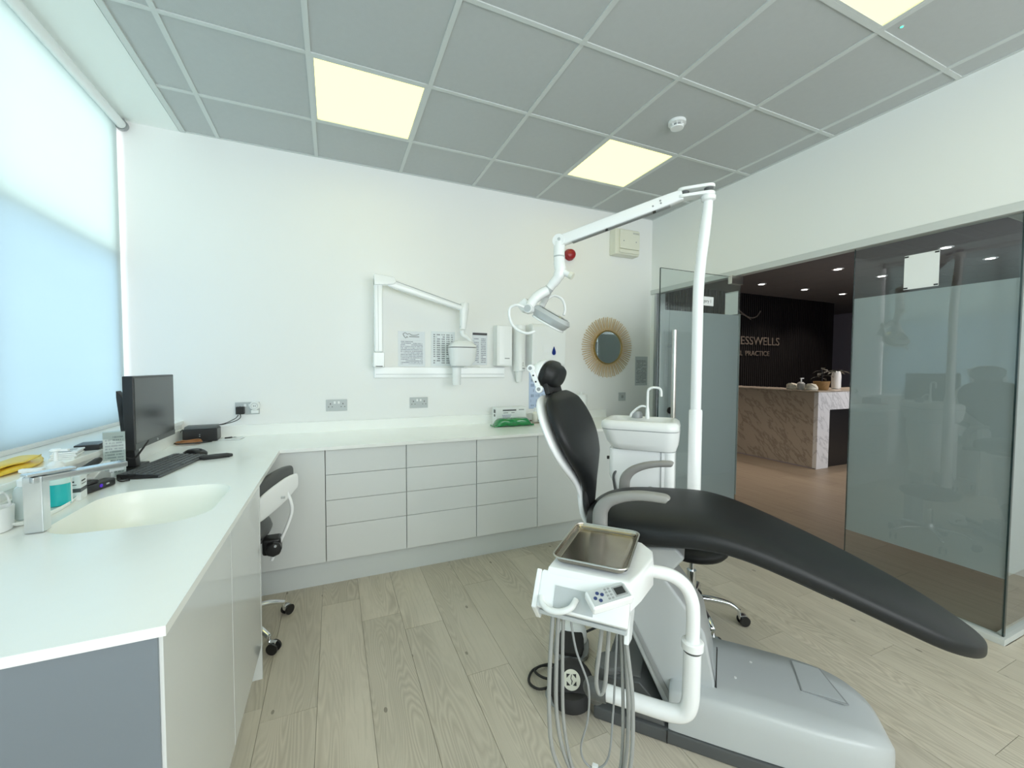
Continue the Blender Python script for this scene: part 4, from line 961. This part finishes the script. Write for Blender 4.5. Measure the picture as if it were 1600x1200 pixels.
# armrests
def arm(n, pts, nm):
    rs = []; c = cr(pts, 6)
    for i, (a, z, w) in enumerate(c):
        q0 = c[max(i-1, 0)]; q1 = c[min(i+1, len(c)-1)]; d = Vector((q1[0]-q0[0], 0, q1[1]-q0[1])).normalized(); s_ = Vector((-d.z, 0, d.x))
        rs.append([Vector((a, n, z))+Vector((0, .022*p, 0))+s_*w*q for p, q in sup(1, 1, 3.0, 16)])
    part(nm, loc(MB().rings(rs)), ARMG, ch, angle=60)
arm(-.735, [(2.268, .76, .026), (2.266, .82, .027), (2.27, .858, .026), (2.295, .892, .022), (2.345, .915, .018), (2.41, .928, .016), (2.485, .928, .015), (2.497, .925, .009)], 'armrest')
arm(-.165, [(2.268, .74, .026), (2.266, .80, .026), (2.272, .838, .025), (2.30, .874, .021), (2.35, .902, .017), (2.415, .92, .015), (2.475, .926, .014), (2.487, .924, .008)], 'armrest')
part('armrest_bar', loc(MB().box(2.245, 2.29, -.75, -.15, .705, .735)), DGREY, ch, bevel=.006)
# lift column
part('lift_column', loc(MB().prism([(2.50, .06), (2.315, .42), (2.29, .60), (2.30, .665), (2.52, .70), (2.555, .665), (2.485, .575), (2.625, .40), (2.665, .22), (2.665, .06)], 'y', -.585, -.315)), LGREY, ch, bevel=.012, seg=3)
part('column_rib', loc(MB().prism([(2.508, .10), (2.335, .425), (2.352, .428), (2.525, .108)], 'y', -.5905, -.585)), MGREY, ch, bevel=.002)
part('column_slot', loc(MB().box(2.6655, 2.669, -.583, -.568, .205, .35)), BLACK, ch)
part('column_shroud', loc(MB().prism([(2.50, .20), (2.45, .30), (2.49, .34), (2.60, .22)], 'y', -.31, -.29)), BLACKM, ch)
# base
def base_ring(a, w, zt, zb, n=28):
    pts = []
    for p, q in ((-1, 0), (-1, .62), (-.965, .9), (-.90, 1), (-.5, 1.0), (0, 1.0), (.5, 1.0), (.90, 1), (.965, .9), (1, .62), (1, 0)): pts.append((a, -.455+w*p, zb+(zt-zb)*q))
    return pts
bs = [(2.51, .20, .19, .052), (2.54, .203, .198, .052), (2.7, .203, .205, .052), (2.85, .200, .204, .052), (2.98, .195, .20, .052), (3.06, .182, .193, .052), (3.11, .165, .183, .052), (3.15, .140, .169, .052), (3.182, .106, .15, .052), (3.202, .064, .12, .052), (3.211, .02, .075, .052)]
bcv = part('base_cover', loc(MB().rings([base_ring(*b_) for b_ in cr(bs, 4)])), LGREY, ch, angle=50)
part('cover_lid', loc(MB().prism([(2.955, -.462), (3.082, -.468), (3.038, -.305), (2.952, -.298)], 'z', .1995, .2045)), LGREY, bcv, bevel=.001)
part('lid_gap', loc(MB().prism([(2.951, -.466), (3.089, -.472), (3.041, -.301), (2.948, -.294)], 'z', .1985, .2035)), MGREY, bcv)
part('floor_skirt', loc(MB().prism([(2.235, -.665), (2.9, -.665), (3.02, -.645), (3.03, -.62), (3.1, -.55), (3.1, -.36), (2.9, -.25), (2.235, -.25)], 'z', .0, .05)), DGREY, ch, bevel=.008)
part('skirt_joint', loc(MB().box(2.505, 2.509, -.667, -.66, .004, .05)), BLACK, ch)
part('rear_housing', loc(MB().prism([(2.245, .05), (2.26, .135), (2.40, .15), (2.50, .06), (2.51, .05)], 'y', -.60, -.30)), DGREY, ch, bevel=.012, seg=3)
part('rear_housing_lid', loc(MB().box(2.28, 2.40, -.575, -.33, .146, .156)), CHAR, ch, bevel=.004)
part('rear_step', loc(MB().prism([(2.36, .05), (2.36, .09), (2.49, .075), (2.50, .05)], 'y', -.652, -.60)), CHAR, ch, bevel=.006)
part('boss_disc', loc(MB().lathe([(.001, .16), (.05, .16), (.06, .152), (.064, .13), (.064, .05)], (2.275, -.53, 0), 28)), CHAR, ch)
part('indicator_dot', loc(MB().cyl((2.80, -.379, .2055), (2.80, -.379, .2075), .005, n=12).cyl((2.736, -.497, .2055), (2.736, -.497, .2075), .005, n=12)), WPLAS, bcv)
# ------------------------------------------------------------------ instrument delivery unit
du = thing('delivery_unit', 'white instrument unit on a bent tube arm in front of the chair', 'dental unit', at(2.3, -.8), TH)
def dl(mb): mb.v = [(x-2.3, y+.8, z) for x, y, z in mb.v]; return mb
part('pivot_elbow', dl(MB().tube(cr([(2.255, -.706, .13), (2.252, -.73, .172), (2.254, -.77, .208), (2.275, -.80, .226), (2.31, -.80, .229)], 5), [.034]*5+[.035]*5+[.034]*5+[.033]*6, 18)), CHAR, du, angle=60)
lp = cr([(2.31, -.80, .229), (2.42, -.80, .229), (2.52, -.80, .231), (2.563, -.80, .246), (2.58, -.80, .285), (2.583, -.80, .36), (2.584, -.80, .47)], 6)
part('lower_tube', dl(MB().tube(lp, .0275, 20)), WMET, du, angle=60)
part('collar', dl(MB().lathe([(.0275, .468), (.034, .47), (.0345, .492), (.030, .496), (.023, .496)], (2.584, -.80, 0), 28)), WMET, du)
part('collar_seal', dl(MB().lathe([(.0280, .460), (.0285, .462), (.0285, .4675), (.0280, .468)], (2.584, -.80, 0), 28)), DGREY, du)
up_ = cr([(2.584, -.80, .49), (2.584, -.80, .58), (2.578, -.80, .63), (2.556, -.80, .672), (2.515, -.80, .695), (2.46, -.805, .700), (2.40, -.82, .700)], 6)
part('upper_tube', dl(MB().tube(up_, .0215, 20)), WMET, du, angle=60)
# body of the unit: a wedge of wide plan, sloping front
TOPZ = .785
plan = [(2.182, -1.085), (2.19, -.80), (2.235, -.772), (2.38, -.772), (2.425, -.79), (2.462, -.84), (2.468, -.90), (2.445, -1.02), (2.425, -1.085)]
rs = []
for z, ex, fy in ((.690, -.012, .03), (.70, 0, .012), (.765, 0, 0.0), (.782, -.004, .004), (TOPZ, -.012, .010)):
    cxp, cyp = 2.32, -.9
    rs.append([(cxp+(x-cxp)*(1+ex*6), (cyp+(y-cyp)*(1+ex*4)) + (fy if y < -1.0 else 0), z) for x, y in plan])
part('body', dl(MB().rings(rs)), WMET, du, bevel=.006, seg=2, angle=45)
part('sloping_front', dl(MB().prism([(-1.079, .774), (-1.082, .70), (-1.118, .672), (-1.130, .684), (-1.102, .738)], 'x', 2.165, 2.425)), WMET, du, bevel=.006)
part('holder_recess', dl(MB().prism([(-1.1005, .7425), (-1.1265, .690), (-1.1275, .692), (-1.1025, .7435)], 'x', 2.215, 2.33)), LGREY, du)
part('side_bracket', dl(MB().prism([(-1.08, .772), (-1.10, .74), (-1.132, .68), (-1.09, .625), (-1.05, .65), (-1.04, .71)], 'x', 2.150, 2.166)), WMET, du, bevel=.003)
part('instrument_rest', dl(MB().box(2.165, 2.42, -1.11, -1.04, .650, .664)), LGREY, du, bevel=.004)
part('side_bracket', dl(MB().prism([(-1.08, .70), (-1.10, .62), (-1.04, .60), (-.98, .66), (-.98, .70)], 'x', 2.41, 2.424)), WMET, du, bevel=.003)
hp_ = cr([(2.176, -1.118, .708), (2.186, -1.135, .700), (2.210, -1.148, .694), (2.245, -1.15, .698), (2.272, -1.14, .710), (2.280, -1.115, .722)], 6)
part('grab_handle', dl(MB().tube(hp_, .0085, 14)), WPLAS, du, angle=60)
# keypad on an angled bracket
kc = Vector((2.372, -1.118, .752)); kx = Vector((.76, .60, .14)).normalized(); kz = Vector((-.10, -.52, .85)); kz = (kz-kx*kz.dot(kx)).normalized(); ky = kz.cross(kx)
kcase = part('keypad_case', dl(MB().obox(kc, kx, ky, kz, .060, .028, .014)), WMET, du, bevel=.006, seg=3)
part('keypad_face', dl(MB().obox(kc+kz*.0144, kx, ky, kz, .054, .023, .0006)), LGREY, kcase)
part('display', dl(MB().obox(kc+kz*.0152+kx*.031, kx, ky, kz, .018, .015, .0006)), MGREY, kcase)
part('display_glass', dl(MB().obox(kc+kz*.0160+kx*.031, kx, ky, kz, .0135, .0105, .0003)), SCREEN, kcase)
for i, (p, q) in enumerate(((-.042, -.002), (-.031, .010), (-.020, .003), (-.031, -.012))):
    c0 = kc+kz*.0150+kx*p+ky*q; part('button', dl(MB().cyl(c0, c0+kz*.0014, .0050, n=12)), mat('blue key' + str(i), (.03, .05, .16), .4), kcase)
for p in (-.006, .004):
    for q in (-.014, -.004, .006, .015):
        c0 = kc+kz*.0152+kx*p+ky*q; part('button', dl(MB().obox(c0, kx, ky, kz, .003, .0028, .0006)), MGREY, kcase)
part('tray_pad', dl(MB().prism(rrect(2.215, 2.405, -1.03, -.79, .02), 'z', TOPZ, TOPZ+.004)), DGREY, du)
# hoses hanging from the rest
def hose(pts, r, m=HOSE, nm='hose'): part(nm, dl(MB().tube(cr(pts, 7), r, 10)), m, du, angle=70)
hose([(2.205, -1.09, .655), (2.200, -1.10, .52), (2.198, -1.10, .36), (2.21, -1.09, .22), (2.26, -1.06, .105), (2.33, -1.04, .065), (2.395, -1.03, .11), (2.425, -1.02, .22), (2.425, -1.01, .40), (2.405, -1.0, .55), (2.385, -.99, .70)], .0062)
hose([(2.222, -1.09, .655), (2.216, -1.09, .50), (2.216, -1.08, .33), (2.24, -1.06, .19), (2.29, -1.03, .09), (2.35, -1.01, .06), (2.395, -.99, .13), (2.41, -.98, .28), (2.402, -.97, .45), (2.38, -.96, .70)], .0062)
hose([(2.236, -1.09, .655), (2.232, -1.08, .48), (2.236, -1.07, .30), (2.265, -1.05, .14), (2.31, -1.02, .05), (2.36, -1.0, .05), (2.39, -.98, .16), (2.392, -.97, .36), (2.375, -.96, .70)], .0052)
hose([(2.258, -1.10, .67), (2.275, -1.09, .56), (2.305, -1.06, .44), (2.30, -1.04, .32), (2.278, -1.03, .22), (2.288, -1.02, .165), (2.322, -1.01, .148), (2.356, -1.0, .19), (2.366, -.99, .32), (2.37, -.98, .48), (2.375, -.97, .70)], .0032, MGREY)
part('hose_clip', dl(MB().obox((2.318, -1.012, .150), (1, 0, 0), (0, 1, 0), (0, 0, 1), .009, .007, .010)), WPLAS, du, bevel=.002)
hose([(2.345, -1.05, .66), (2.332, -1.04, .54), (2.322, -1.03, .44), (2.330, -1.02, .395), (2.345, -1.02, .42), (2.352, -1.02, .52), (2.358, -1.01, .70)], .0062)
# steel tray lying on the unit
ty = thing('steel_tray', 'worn rectangular stainless steel instrument tray on the white unit', 'tray', at(2.3, -.913)+Vector((0, 0, TOPZ+.0045)), TH)
def tray_rings():
    rs = []
    for d, z in ((-.012, 0), (-.006, .002), (-.001, .012), (.003, .018), (.006, .0185), (.006, .0165), (.0035, .0155), (-.003, .010), (-.010, .004), (-.014, .0028)):
        rs.append([(x, y, z) for x, y in rrect(-.106-d, .106+d, -.146-d, .146+d, max(.006, .024+d), 6)])
    mb = MB(); mb.rings(rs, cap=True); return mb
part('tray_body', tray_rings(), STEEL, ty, angle=40)
part('rolled_rim', MB().tube([(x, y, .0185) for x, y in rrect(-.111, .111, -.151, .151, .029, 6)], .0028, 8, closed=True), BRUSH, ty)
# ------------------------------------------------------------------ spittoon
sp = thing('spittoon_unit', 'white spittoon unit with bowl rim and cup filler spout beside the chair', 'spittoon', at(2.31, .1), TH)
def prof(w0, w1, d, r, zz): return [(x, y, zz) for x, y in rrect(-w0, w1, -d, d, r, 7)]
part('bowl_housing', MB().rings([prof(.12, .155, .10, .05, .946), prof(.14, .182, .125, .06, .952), prof(.168, .193, .14, .07, .985), prof(.190, .197, .145, .07, 1.04), prof(.195, .197, .146, .065, 1.052)]), WPLAS, sp, angle=50)
part('rim_seam', MB().rings([prof(.193, .194, .143, .06, 1.050), prof(.193, .194, .143, .06, 1.060)]), MGREY, sp)
part('bowl_rim', MB().rings([prof(.197, .196, .145, .06, 1.0565), prof(.199, .198, .147, .06, 1.066), prof(.196, .192, .143, .058, 1.09), prof(.18, .178, .13, .05, 1.101), prof(.16, .16, .115, .045, 1.102), prof(.15, .15, .108, .045, 1.094), prof(.10, .10, .07, .04, 1.05), prof(.02, .02, .02, .01, 1.04)]), WPLAS, sp, angle=50)
part('column', MB().rings([[(x, y, z) for x, y in rrect(-.155+k, .175, -.10, .10, .03, 5)] for z, k in ((.50, .09), (.72, .04), (.80, .0), (.945, .0))]), WMET, sp, angle=50)
part('column_edge', MB().rings([[(x, y, z) for x, y in rrect(.115, .178, -.104, .104, .03, 5)] for z in (.50, .944)]), WMET, sp, angle=50)
part('panel_seam', MB().box(.1135, .115, -.1055, -.1005, .50, .944), MGREY, sp)
part('suction_port', MB().lathe([(.018, .001), (.028, .001), (.029, .010), (.018, .010)], (.065, -.1005, .735), 24, 'y'), MGREY, sp)
part('port_hole', MB().lathe([(.001, .002), (.018, .002), (.018, .004), (.001, .004)], (.065, -.109, .735), 24, 'y'), BLACK, sp)
part('knob', MB().cyl((-.157, -.05, .885), (-.172, -.05, .885), .008, n=12).cyl((-.157, -.07, .885), (-.168, -.07, .885), .006, n=12), BLACK, sp)
part('cup_filler', MB().lathe([(.012, 0), (.011, .02), (.009, .05), (.007, .06)], (.03, .02, 1.101), 16).tube(cr([(.03, .02, 1.155), (.03, .02, 1.24), (.036, .02, 1.262), (.055, .02, 1.272), (.085, .02, 1.270), (.098, .02, 1.255), (.10, .02, 1.225)], 6), .0065, 12), WPLAS, sp, angle=60)
part('bowl_rinse', MB().tube(cr([(.025, .03, 1.165), (.0, .03, 1.168), (-.025, .035, 1.155), (-.055, .04, 1.125), (-.062, .04, 1.105)], 6), .0065, 12), WPLAS, sp, angle=60)
part('drain_cap', MB().lathe([(.03, 0), (.03, .02), (.022, .038), (.001, .042)], (-.03, .06, 1.099), 20), MGREY, sp)
part('suction_hose', MB().tube(cr([(-.11, -.09, .83), (-.125, -.105, .80), (-.12, -.10, .74), (-.11, -.08, .68)], 6), .007, 10), DGREY, sp)
part('pedestal', MB().rings([[(x, y, z) for x, y in rrect(-.125+k, -.015-k, .0+k, .10-k, .02, 5)] for z, k in ((0.0006, -.012), (.02, -.012), (.03, 0), (.505, 0))]), LGREY, sp, angle=50)
# ------------------------------------------------------------------ operating lamp
lm = thing('operating_lamp', 'white operating lamp on a tall curved pole with jointed arm', 'lamp', at(2.58, .12), TH)
part('pole_sleeve', MB().lathe([(.033, .45), (.033, 1.155), (.030, 1.162), (.024, 1.163)], n=24), WMET, lm)
pole = cr([(0, 0, 1.15), (0, 0, 1.5), (0, 0, 1.72), (.003, 0, 1.84), (.012, 0, 1.96), (.024, 0, 2.08), (.034, 0, 2.18), (.038, 0, 2.24)], 5)
part('pole', MB().tube(pole, [.0265]*26+[.0265-.0006*k for k in range(10)], 20), WMET, lm, angle=60)
part('pole_foot', MB().box(-.0895, .02, -.04, .04, .46, .56), LGREY, lm, bevel=.01)
# swivel joint: two stacked plates
def plate(z0, z1, x0, x1, w): return MB().prism(rrect(x0, x1, -w, w, w*.98, 6), 'z', z0, z1)
part('swivel_head', MB().lathe([(.022, 2.225), (.034, 2.232), (.035, 2.25), (.03, 2.256)], (.038, 0, 0), 20), WMET, lm)
part('swivel_plate', plate(2.256, 2.272, -.11, .068, .034), WMET, lm, bevel=.003)
part('swivel_plate', plate(2.292, 2.308, -.11, .068, .034), WMET, lm, bevel=.003)
part('swivel_pin', MB().lathe([(.022, 2.272), (.022, 2.292)], (.038, 0, 0), 18).lathe([(.022, 2.272), (.022, 2.292)], (-.075, 0, 0), 18), DGREY, lm)
P0, P1 = Vector((-.085, 0, 2.277)), Vector((-.745, 0, 2.120)); d = (P1-P0).normalized(); s_ = Vector((d.z, 0, -d.x))
if s_.z < 0: s_ = -s_
def bar(c0, c1, h0, h1, w): return MB().rings([[c+Vector((0, w*p, 0))+s_*h*q for p, q in sup(1, 1, 6, 20)] for c, h in ((c0, h0), (c0+(c1-c0)*.14, h0*1.12), (c0+(c1-c0)*.2, h1), (c1, h1))])
ba_ = part('balance_arm', bar(P0, P1, .027, .031, .024), WMET, lm, angle=45)
part('arm_underside', MB().obox((P0+P1)/2-s_*.032, d, (0, 1, 0), s_, (P1-P0).length*.40, .017, .003), MGREY, ba_)
for f, dz in ((.16, .006), (.16, -.008), (.22, -.008)): part('arm_screw', MB().cyl(P0+(P1-P0)*f+s_*dz+Vector((0, -.0255, 0)), P0+(P1-P0)*f+s_*dz+Vector((0, -.022, 0)), .005, n=12), MGREY, ba_)
part('arm_catch', MB().obox(P0+(P1-P0)*.22-s_*.036+Vector((0, -.012, 0)), d, (0, 1, 0), s_, .008, .005, .006).obox(P0+(P1-P0)*.60-s_*.036+Vector((0, -.012, 0)), d, (0, 1, 0), s_, .007, .005, .006), BLACK, ba_)
ej = part('elbow_joint', MB().cyl(P1+Vector((-.004, -.027, 0)), P1+Vector((-.004, .027, 0)), .038, n=24), WMET, lm, bevel=.004)
part('elbow_bolt', MB().cyl(P1+Vector((.0, -.031, .006)), P1+Vector((.0, -.026, .006)), .009, n=16), LGREY, ej)
yk = [(-.748, 0, 2.115), (-.752, 0, 2.06), (-.750, 0, 2.0), (-.744, 0, 1.952), (-.757, 0, 1.912), (-.792, 0, 1.872), (-.822, 0, 1.838)]
part('drop_arm', MB().tube(cr(yk, 6), [.033]*12+[.034]*6+[.033]*6+[.029]*6+[.026]*7, 18), WMET, lm, angle=60)
part('drop_ring', MB().lathe([(.0335, -.002), (.0345, 0), (.0345, .004), (.0335, .006)], (-.751, 0, 2.028), 24), LGREY, lm)
fk = part('focus_knob', MB().tube([(-.735, 0, 1.945), (-.70, 0, 1.925), (-.685, 0, 1.917)], [.022, .017, .017], 16), WMET, lm)
part('knob_cap', MB().tube([(-.688, 0, 1.919), (-.668, 0, 1.908)], [.020, .020], 16), CREAM, fk)
part('collar', MB().tube([(-.808, 0, 1.853), (-.830, 0, 1.828)], [.027, .027], 18), LGREY, lm)
# yoke hoop, head, handles
Q = Vector((-.905, 0, 1.735))
yoke = cr([(-.822, 0, 1.838), (-.855, -.02, 1.818), (-.885, -.05, 1.785), (-.902, -.075, 1.745), (-.905, -.085, 1.725)], 6)
part('yoke', MB().tube(yoke, [.030]*6+[.030]*6+[.028]*6+[.026]*7, 16), WMET, lm, angle=60)
part('yoke', MB().tube(cr([(-.822, 0, 1.838), (-.84, .03, 1.82), (-.868, .065, 1.785), (-.895, .085, 1.745), (-.905, .088, 1.725)], 6), [.026]*6+[.022]*6+[.019]*6+[.018]*7, 16), WMET, lm, angle=60)
pvc = part('pivot_cap', MB().cyl((-.905, -.112, 1.722), (-.905, -.06, 1.722), .027, n=24), WMET, lm, bevel=.004)
part('pivot_face', MB().cyl((-.905, -.116, 1.722), (-.905, -.112, 1.722), .021, n=24), LGREY, pvc)
part('rear_housing', MB().obox((-.955, 0, 1.752), Vector((.78, 0, .62)), (0, 1, 0), Vector((-.62, 0, .78)), .035, .055, .034), WMET, lm, bevel=.012, seg=3)
hx_ = Vector((.86, 0, -.51)); hz_ = Vector((.51, 0, .86))       # head long axis, head normal
hc = Vector((-.80, 0, 1.672))
def hr(o_, w, l): return [hc+hz_*o_+hx_*l*p+Vector((0, w*q, 0)) for p, q in sup(1, 1, 2.8, 28)]
part('lamp_head', MB().rings([hr(.034, .05, .088), hr(.032, .078, .108), hr(.010, .092, .122), hr(-.026, .080, .104), hr(-.044, .05, .070)]), LGREY, lm, angle=40)
part('reflector', MB().rings([hr(.0345, .07, .098), hr(.038, .068, .095), hr(.040, .04, .06)]), CHROME, lm, angle=50)
part('front_lip', MB().tube([hc+hz_*-.036+hx_*.10*p+Vector((0, .082*q, 0)) for p, q in sup(1, 1, 2.4, 28)], .006, 8, closed=True), WMET, lm)
part('side_handle', MB().tube(cr([(-.925, -.115, 1.730), (-.965, -.135, 1.742), (-1.005, -.14, 1.722), (-1.003, -.14, 1.66), (-.965, -.14, 1.605), (-.90, -.135, 1.575), (-.855, -.12, 1.588)], 6), .0085, 12), WMET, lm, angle=60)
part('side_handle', MB().tube(cr([(-.86, .09, 1.80), (-.815, .105, 1.825), (-.765, .11, 1.80), (-.745, .11, 1.745), (-.75, .10, 1.70)], 6), .0085, 12), WMET, lm, angle=60)
# ------------------------------------------------------------------ foot controls
def foot(nm, label, x, y, rz):
    return thing(nm, label, 'foot control', (x, y, .0006), rz)
t = foot('foot_control', 'round black foot control with white arrow emblem disc on the floor', .985, -1.985, math.radians(-28))
tl = math.radians(48); fz = Vector((0, -math.sin(tl), math.cos(tl))); fy = Vector((0, math.cos(tl), math.sin(tl))); fx = Vector((1, 0, 0))
part('base_plate', MB().lathe([(.082, 0), (.085, .006), (.078, .018), (.001, .020)], (-.02, .02, 0), 32), MGREY, t)
c0 = Vector((0, -.02, .082))
def disc(c, r0, r1, h0, h1, n=32): return MB().rings([[c+fx*r*math.cos(2*PI*j/n)+fy*r*math.sin(2*PI*j/n)+fz*h for j in range(n)] for r, h in ((r0, h0), (r1, h0+(h1-h0)*.3), (r1, h0+(h1-h0)*.7), (r0*.97, h1))])
part('pedal_disc', disc(c0, .078, .092, -.03, .026), BLACKM, t, angle=50)
part('pedal_heel', MB().lathe([(.07, .021), (.078, .026), (.078, .05), (.066, .075), (.001, .08)], (0, -.03, 0), 28), BLACKM, t, angle=50)
c1 = c0+fz*.027+fy*.012
emb = part('emblem_disc', disc(c1, .034, .036, 0, .006), CREAM, t)
def flat(poly, h=.0007): return MB().rings([[c1+fz*(.0062+k)+fx*x+fy*y for x, y in poly] for k in (0, h)])
for a in (45, 135, 225, 315):
    ca, sa = math.cos(math.radians(a)), math.sin(math.radians(a))
    part('emblem_arrow', flat([(ca*.028, sa*.028), (ca*.017-sa*.010, sa*.017+ca*.010), (ca*.017+sa*.010, sa*.017-ca*.010)]), BLACK, emb)
part('emblem_line', flat([(.000, .018), (.003, .018), (-.001, .004), (.005, -.004), (.001, -.016), (-.002, -.016), (.001, -.004), (-.004, .004)]), BLACK, emb)
part('cable', MB().tube(cr([(-.06, .05, .02), (-.13, .03, .012), (-.175, .07, .01), (-.16, .14, .01), (-.09, .17, .02), (-.03, .14, .03), (.0, .10, .05)], 6), .0055, 10), BLACKM, t)
part('cable', MB().tube(cr([(-.05, .08, .02), (-.11, .085, .02), (-.15, .12, .02), (-.13, .16, .015), (-.09, .175, .01), (-.04, .165, .012)], 6), .0055, 10), BLACKM, t)
t = foot('foot_pedal', 'black and white foot pedal with grey sole behind the emblem disc', 1.165, -1.70, math.radians(-35))
part('sole', MB().prism(rrect(-.085, .085, -.12, .08, .06, 6), 'z', 0, .022), MGREY, t, bevel=.006)
part('white_hood', MB().rings([[(w*p, .03+.055*q*w/.075, z) for p, q in sup(1, 1, 2.6, 24)] for z, w in ((.022, .075), (.06, .074), (.085, .06), (.098, .035), (.10, .01))]), WPLAS, t, angle=60)
part('treadle', MB().rings([[(.06*p*f, y+.0, max(.023, z+h*q)) for p, q in sup(1, 1, 3, 20)] for y, z, h, f in ((-.115, .034, .008, .9), (-.08, .045, .012, 1.05), (-.03, .062, .016, 1.0), (.02, .072, .016, .8))]), BLACKM, t, angle=60)
part('cable', MB().tube(cr([(.07, .03, .06), (.13, .06, .075), (.22, .10, .09), (.29, .12, .10)], 6), .006, 10), BLACKM, t)
# ================================================================== STOOLS
def star_base(t, h, ang0, r=.27, m=CHROME):
    for k in range(5):
        a = ang0+2*PI*k/5; ca, sa = math.cos(a), math.sin(a)
        pts = [(.02*ca, .02*sa, .115), (.10*ca, .10*sa, .118), (.19*ca, .19*sa, .108), (r*ca, r*sa, .078)]
        lg = part('leg', MB().rings([[Vector(p)+Vector((-sa*w*u_, ca*w*u_, hh*v_)) for u_, v_ in sup(1, 1, 2.5, 12)] for p, w, hh in zip(cr(pts, 3), [.021-.0009*i for i in range(10)], [.016-.0006*i for i in range(10)])]), m, t, angle=60)
        wx, wy = (r+.006)*ca, (r+.006)*sa; b = a+.9*(1 if k % 2 else -1)+1.2; cb, sb_ = math.cos(b), math.sin(b)
        wx += .018*cb; wy += .018*sb_
        part('castor_fork', MB().cyl((r*ca, r*sa, .05), (r*ca, r*sa, .085), .009, n=12).obox((wx-.006*cb, wy-.006*sb_, .042), (cb, sb_, 0), (-sb_, cb, 0), (0, 0, 1), .018, .012, .014), m, lg, bevel=.003)
        part('castor_wheel', MB().cyl((wx-sb_*.021, wy+cb*.021, .027), (wx-sb_*.011, wy+cb*.011, .027), .027, n=20).cyl((wx+sb_*.011, wy-cb*.011, .027), (wx+sb_*.021, wy-cb*.021, .027), .027, n=20), BLACK, lg)
    part('hub', MB().lathe([(.036, .09), (.042, .10), (.042, .13), (.03, .15), (.026, .15)], n=24), m, t)
    part('gas_lift', MB().cyl((0, 0, .15), (0, 0, h*.72), .025, n=18).cyl((0, 0, h*.72), (0, 0, h), .014, n=14), CHROME, t)
st = thing('operator_stool', 'black topped chrome castor stool behind the dental chair seat', 'stool', (1.90, -1.755, 0), 0)
star_base(st, .37, math.radians(-40), .24)
part('seat_plate', MB().lathe([(.07, .345), (.11, .356), (.13, .368), (.001, .368)], n=24), BLACKM, st)
part('seat', MB().lathe([(.13, .368), (.165, .374), (.18, .392), (.175, .415), (.145, .43), (.001, .435)], n=32), LEATHER, st, angle=60)
s3 = thing('nurse_stool', 'white framed stool with grey backrest tucked under the left worktop', 'stool', (-.395, -.995, 0), 0)
star_base(s3, .52, math.radians(30), .26)
part('seat', MB().lathe([(.15, .52), (.185, .53), (.195, .555), (.185, .585), (.14, .60), (.001, .60)], n=32), LEATHG, s3, angle=60)
part('seat_plate', MB().box(-.10, .16, -.09, .09, .50, .52), BLACKM, s3, bevel=.006)
part('tilt_mechanism', MB().box(.15, .235, -.04, .045, .415, .50), BLACK, s3, bevel=.015, seg=3)
part('adjust_knob', MB().lathe([(.001, 0), (.034, 0), (.038, .008), (.038, .026), (.03, .034), (.001, .034)], (.205, -.04, .455), 8, 'y'), BLACK, s3, bevel=.003)
part('knob_screw', MB().cyl((.215, -.078, .475), (.215, -.073, .475), .006, n=10), LGREY, s3)
for y, lb in ((-.01, 'a'),):
    part('back_bar', MB().tube(cr([(.19, y, .38), (.215, y, .44), (.26, y, .54), (.285, y, .62), (.28, y, .68), (.262, y, .735)], 6), .0085, 12), WMET, s3, angle=60)
    part('back_bar', MB().tube(cr([(.15, y-.2, .44), (.13, y-.2, .54), (.12, y-.2, .64), (.13, y-.2, .74)], 6), .0085, 12), WMET, s3, angle=60)
def shell(off, t_, hw, z0, z1):
    rs = []
    for k in range(9):
        f = k/8; y = -.235+.29*f; zc = z0+(z1-z0)*f; x = .13+.17*f+off
        hgt = hw*(1-.35*abs(2*f-1)**3)
        rs.append([(x+t_*p, y+.0, zc+hgt*q) for p, q in sup(1, 1, 3, 18)])
    return MB().rings(rs)
part('back_shell', shell(.0, .012, .062, .68, .765), WMET, s3, angle=60)
part('back_cushion', shell(-.032, .022, .055, .745, .815), LEATHG, s3, angle=60)
for y, z in ((-.06, .72), (.03, .755)): part('shell_screw', MB().cyl((.245, y-.018, z), (.262, y-.022, z), .006, n=10), LGREY, s3)
